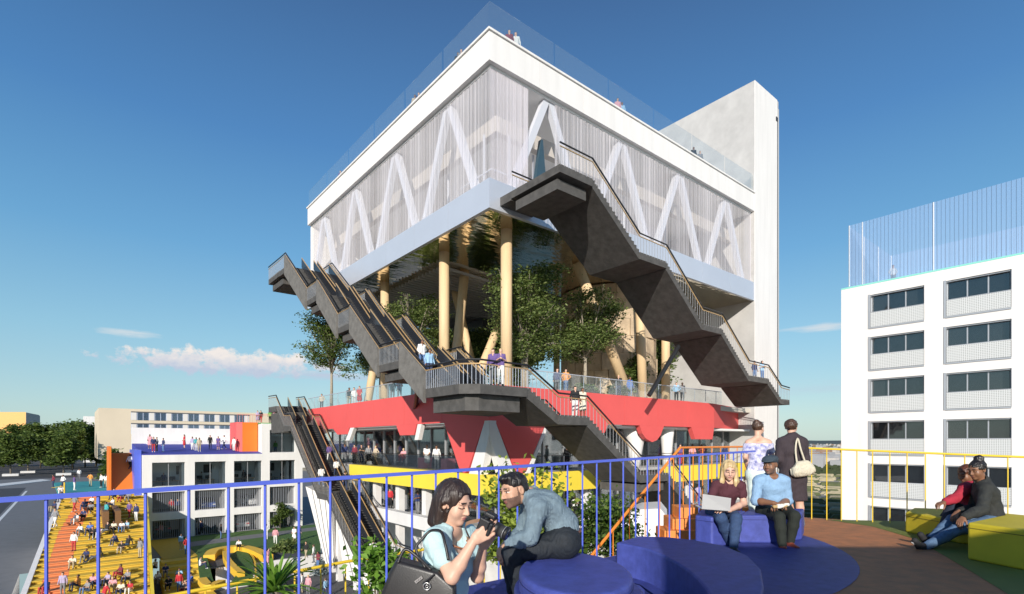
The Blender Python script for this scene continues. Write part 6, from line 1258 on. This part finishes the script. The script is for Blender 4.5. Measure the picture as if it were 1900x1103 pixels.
for u, v, z, po, tp, bt_ in ((336, 1021, 0, 'stand', 'sky', 'khaki'), (346, 1029, 0, 'hips', 'red', 'jean'), (342, 994, .02, 'stand', 'white', 'black'), (352, 992, .02, 'walk', 'pink', 'black'), (365, 993, .02, 'stand', 'grey', 'navy'), (373, 993, .02, 'walk', 'navy', 'black'), (494, 1001, .02, 'hips', 'white', 'white'), (511, 1010, .02, 'stand', 'pink', 'white'), (546, 1006, .02, 'dress', 'white', None), (557, 1003, .02, 'hips', 'lilac', 'white'),
        (498, 1053, 0, 'dress', 'pink', None), (568, 1038, 0, 'walk', 'black', 'khaki'), (582, 1044, 0, 'stand', 'white', 'grey'), (590, 1058, -.2, 'phone', 'maroon', 'jean'), (561, 1100, -2, 'stand', 'white', 'black'), (572, 1106, -2, 'stand', 'pink', 'grey'), (604, 1110, -2, 'walk', 'sky', 'navy'), (674, 1080, -2, 'walk', 'white', 'jean'), (410, 1000, .02, 'stand', 'black', 'jean')):
    person(on(u, v, 2, z), FACE(ptr.uniform(-1, 1), ptr.uniform(-1, 1)), po, tp, bt_, 'on the plaza lawn below', G6)
p = on(444, 1016, 2, .56); person(p, FACE(.3, -1), 'lean', 'white', 'black', 'on the long curved yellow bench', 'person on the yellow bench')
p = on(372, 1052, 2, .5); person(p, FACE(.8, .2), 'sit', 'white', 'navy', 'on the edge of the green mound', 'person on the mound')
G7 = 'people on the escalator stairs'
def st_z(pts, s): return rng_pts(pts, s)
S4 = [(1.0, -1.95), (3.0, -1.9), (8.6, 2.5), (11.2, 2.55), (17.5, 6.9), (19.6, 6.95), (26.6, 12.6), (28.5, 12.65), (31.0, 14.6), (33.6, 14.65)]
S2 = [(-1.3, 13.7), (1.3, 15.5), (3.9, 15.5), (7.95, 18.7)]
for u, v, po, tp, bt_ in ((596, 852, 'walk', 'white', 'jean'), (611, 859, 'walk', 'purple', 'white'), (624, 835, 'walk', 'white', 'navy'), (692, 1000, 'walk', 'white', 'grey'), (640, 885, 'walk', 'black', 'navy')):
    p = on(u, v, 0, -2.5 if u in (596, 692) else -.9); p.z = st_z(S4, min(33, max(1.1, p.y))); person(p, FACE(-.6, .77), po, tp, bt_, 'on the lower escalator stair', G7)
for u, v, po, tp, bt_ in ((783, 697, 'walk', 'white', 'jean'), (797, 692, 'stand', 'sky', 'navy')):
    p = on(u, v, 0, -4.3); p.z = st_z(S2, max(-1.2, p.y))+.02; person(p, FACE(.6, -.77), po, tp, bt_, 'at the grey escalator foot', G7)
G8 = 'people on the dark stair landings'
for u, v, z, po, tp, bt_ in ((915, 716, 13.7, 'stand', 'purple', 'grey'), (929, 716, 13.7, 'phone', 'purple', 'white'), (1067, 781, 12.43, 'stand', 'black', 'white'), (1081, 781, 12.43, 'dress', 'cream', None)):
    person(on(u, v, 2, z) if z > 13 else Vector((on(u, v, 1, -4.0).x, -4.0, z)), FACE(ptr.uniform(-.4, .4), -1), po, tp, bt_, 'on the dark corner landing' if z > 13 else 'on the landing before the red band', G8)
for u, po, tp in ((1400, 'stand', 'navy'), (1414, 'phone', 'sky')):
    p = on(u, 710, 1, -3.6); p.z = 16.07; person(p, FACE(.3, -1), po, tp, 'jean', 'on the open stair landing', G8)
G9 = 'people along the terrace balustrade'
for u, ax, po, tp, bt_ in ((1034, 1, 'stand', 'navy', 'grey'), (1050, 1, 'hips', 'orange', 'jean'), (1148, 1, 'stand', 'black', 'navy'), (1169, 1, 'stand', 'blue', 'jean'), (1255, 1, 'hips', 'sky', 'black'), (1266, 1, 'stand', 'grey', 'black'), (657, 0, 'stand', 'white', 'white'), (667, 0, 'dress', 'red', None), (597, 0, 'hips', 'beige', 'black'), (648, 0, 'stand', 'black', 'khaki'), (728, 0, 'stand', 'grey', 'grey'), (741, 0, 'phone', 'lilac', 'grey')):
    p = on(u, 700, ax, 1.0 if u < 1200 else .8); p.z = 14.31; person(p, FACE(ptr.uniform(-.6, .6), -1), po, tp, bt_, 'behind the terrace balustrade', G9)
G10 = 'people on the pavilion roof'
for u, ax, po, tp in ((850, 0, 'stand', 'black'), (856, 0, 'stand', 'grey'), (770, 0, 'stand', 'beige'), (777, 0, 'stand', 'navy'), (632, 0, 'stand', 'purple'), (945, 1, 'stand', 'maroon'), (957, 1, 'stand', 'white'), (1146, 1, 'stand', 'pink'), (1154, 1, 'stand', 'sky'), (1287, 1, 'stand', 'black'), (1299, 1, 'stand', 'grey')):
    p = on(u, 100, ax, .75); p.z = 34.75; person(p, FACE(0, -1), po, tp, None, 'at the curtained box roof edge', G10)
B(.42, L, .42, Wd-.3, 34.31, 34.74).build('roof_deck', CEIL, pav)
G11 = 'people in the gallery above the yellow band'
for u, ax, po, tp, bt_ in ((658, 0, 'stand', 'maroon', 'black'), (671, 0, 'phone', 'black', 'navy'), (684, 0, 'stand', 'grey', 'black'), (697, 0, 'hips', 'beige', 'khaki'), (640, 0, 'stand', 'navy', 'grey'), (749, 0, 'sit', 'pink', 'red'), (792, 0, 'dress', 'white', None), (810, 0, 'stand', 'white', 'white'), (1052, 1, 'stand', 'black', 'black'), (1262, 1, 'stand', 'purple', 'red'), (1285, 1, 'stand', 'pink', 'black'), (1302, 1, 'phone', 'maroon', 'grey'), (1345, 1, 'stand', 'navy', 'grey')):
    p = on(u, 850, ax, 1.5); p.z = 9.11 if po != 'sit' else 9.7; person(p, FACE(ptr.uniform(-.6, .6), -1), po, tp, bt_, 'above the yellow band', G11)
for u, ax, po, tp, bt_ in ((724, 0, 'stand', 'red', 'black'), (735, 0, 'stand', 'black', 'grey'), (775, 0, 'phone', 'navy', 'grey'), (1067, 1, 'phone', 'white', 'black'), (1280, 1, 'stand', 'pink', 'grey'), (1295, 1, 'stand', 'lilac', 'red')):
    p = on(u, 940, ax, 1.6); p.z = 5.61; person(p, FACE(ptr.uniform(-.6, .6), -1), po, tp, bt_, 'on the floor below the yellow band', 'people on the lower floor')
p = on(1657, 500, 0, 29.6); p.z = ATOP-.05; person(p, FACE(-.2, -1), 'hips', 'white', 'grey', 'on the screened apartment roof', 'person on the apartment roof')
for x, y, z, tp in ((-10.2, 2.6, 5.75, 'navy'), (-6.2, 3, 5.75, 'white'), (-1.6, 2.2, 5.75, 'black'), (2.2, 2.0, 9.5, 'green'), (-9.6, 1.2, 2.75, 'red'), (-10.6, 1.4, 0, 'pink'), (-9.0, 1.0, 2.75, 'navy')):
    person(Vector((x, GY+y, z)), FACE(ptr.uniform(-1, 1), -1), 'stand', tp, None, 'inside the white block', 'people inside the white block')

# ================================================================ parked cars in the garage
def car(label, loc, rz, col):
    t = thing('parked_car', label, 'car', 'cars parked in the garage', loc, rz); m = mat('car_paint_'+col[0], col[1], .3); 
    prof = [(-2.1, .35), (-2.12, .75), (-1.95, .92), (-1.2, .98), (-.65, 1.42), (.75, 1.44), (1.35, 1.0), (2.0, .9), (2.12, .7), (2.1, .35)]
    bo_ = MB().prism([(x, -.82, z) for x, z in prof], [(x, .82, z) for x, z in prof]).build('body', m, t); bevel(bo_, .06, 2)
    gp_ = [(-1.1, 1.0), (-.62, 1.38), (.7, 1.40), (1.2, 1.02)]
    MB().prism([(x, -.825, z) for x, z in gp_], [(x, .825, z) for x, z in gp_]).build('side_window', mat('car_glass', (.03, .035, .04), .1), t)
    MB().prism([(.80, -.7, 1.425), (1.36, -.7, 1.03), (1.36, .7, 1.03), (.80, .7, 1.425)], [(.82, -.7, 1.435), (1.38, -.7, 1.04), (1.38, .7, 1.04), (.82, .7, 1.435)]).build('windscreen', MATS['car_glass'], t)
    for s in (-1, 1):
        for x in (-1.3, 1.3):
            w = MB().tube([(x, s*.70, .33), (x, s*.86, .33)], .33, 16).build('wheel', mat('tyre', (.02, .02, .02), .8), t); MB().tube([(x, s*.861, .33), (x, s*.87, .33)], .2, 12).build('rim', MET, w)
        B(2.08, 2.14, s*.6-.15, s*.6+.15, .62, .76).build('headlight', mat('lamp_white', (.8, .8, .78), .2), t); B(-2.15, -2.09, s*.6-.17, s*.6+.17, .68, .84).build('tail_light', mat('lamp_red', (.6, .02, .02), .3), t)
    return t
car('blue car parked nose out on the upper parking deck', (-5.7, GY+3.6, 2.76), -1.57, ('blue', (.05, .10, .35)))
car('white car parked on the upper deck behind the third opening', (-.8, GY+3.6, 2.76), -1.3, ('white', (.75, .75, .75)))
car('silver white car with red tail lamps on the lower parking deck', (-1.9, GY+3.4, 0.02), 1.57, ('silver', (.6, .6, .6)))
car('dark car parked on the lower deck behind the first opening', (-10.2, GY+5, 0.02), 1.57, ('dark', (.05, .05, .055)))
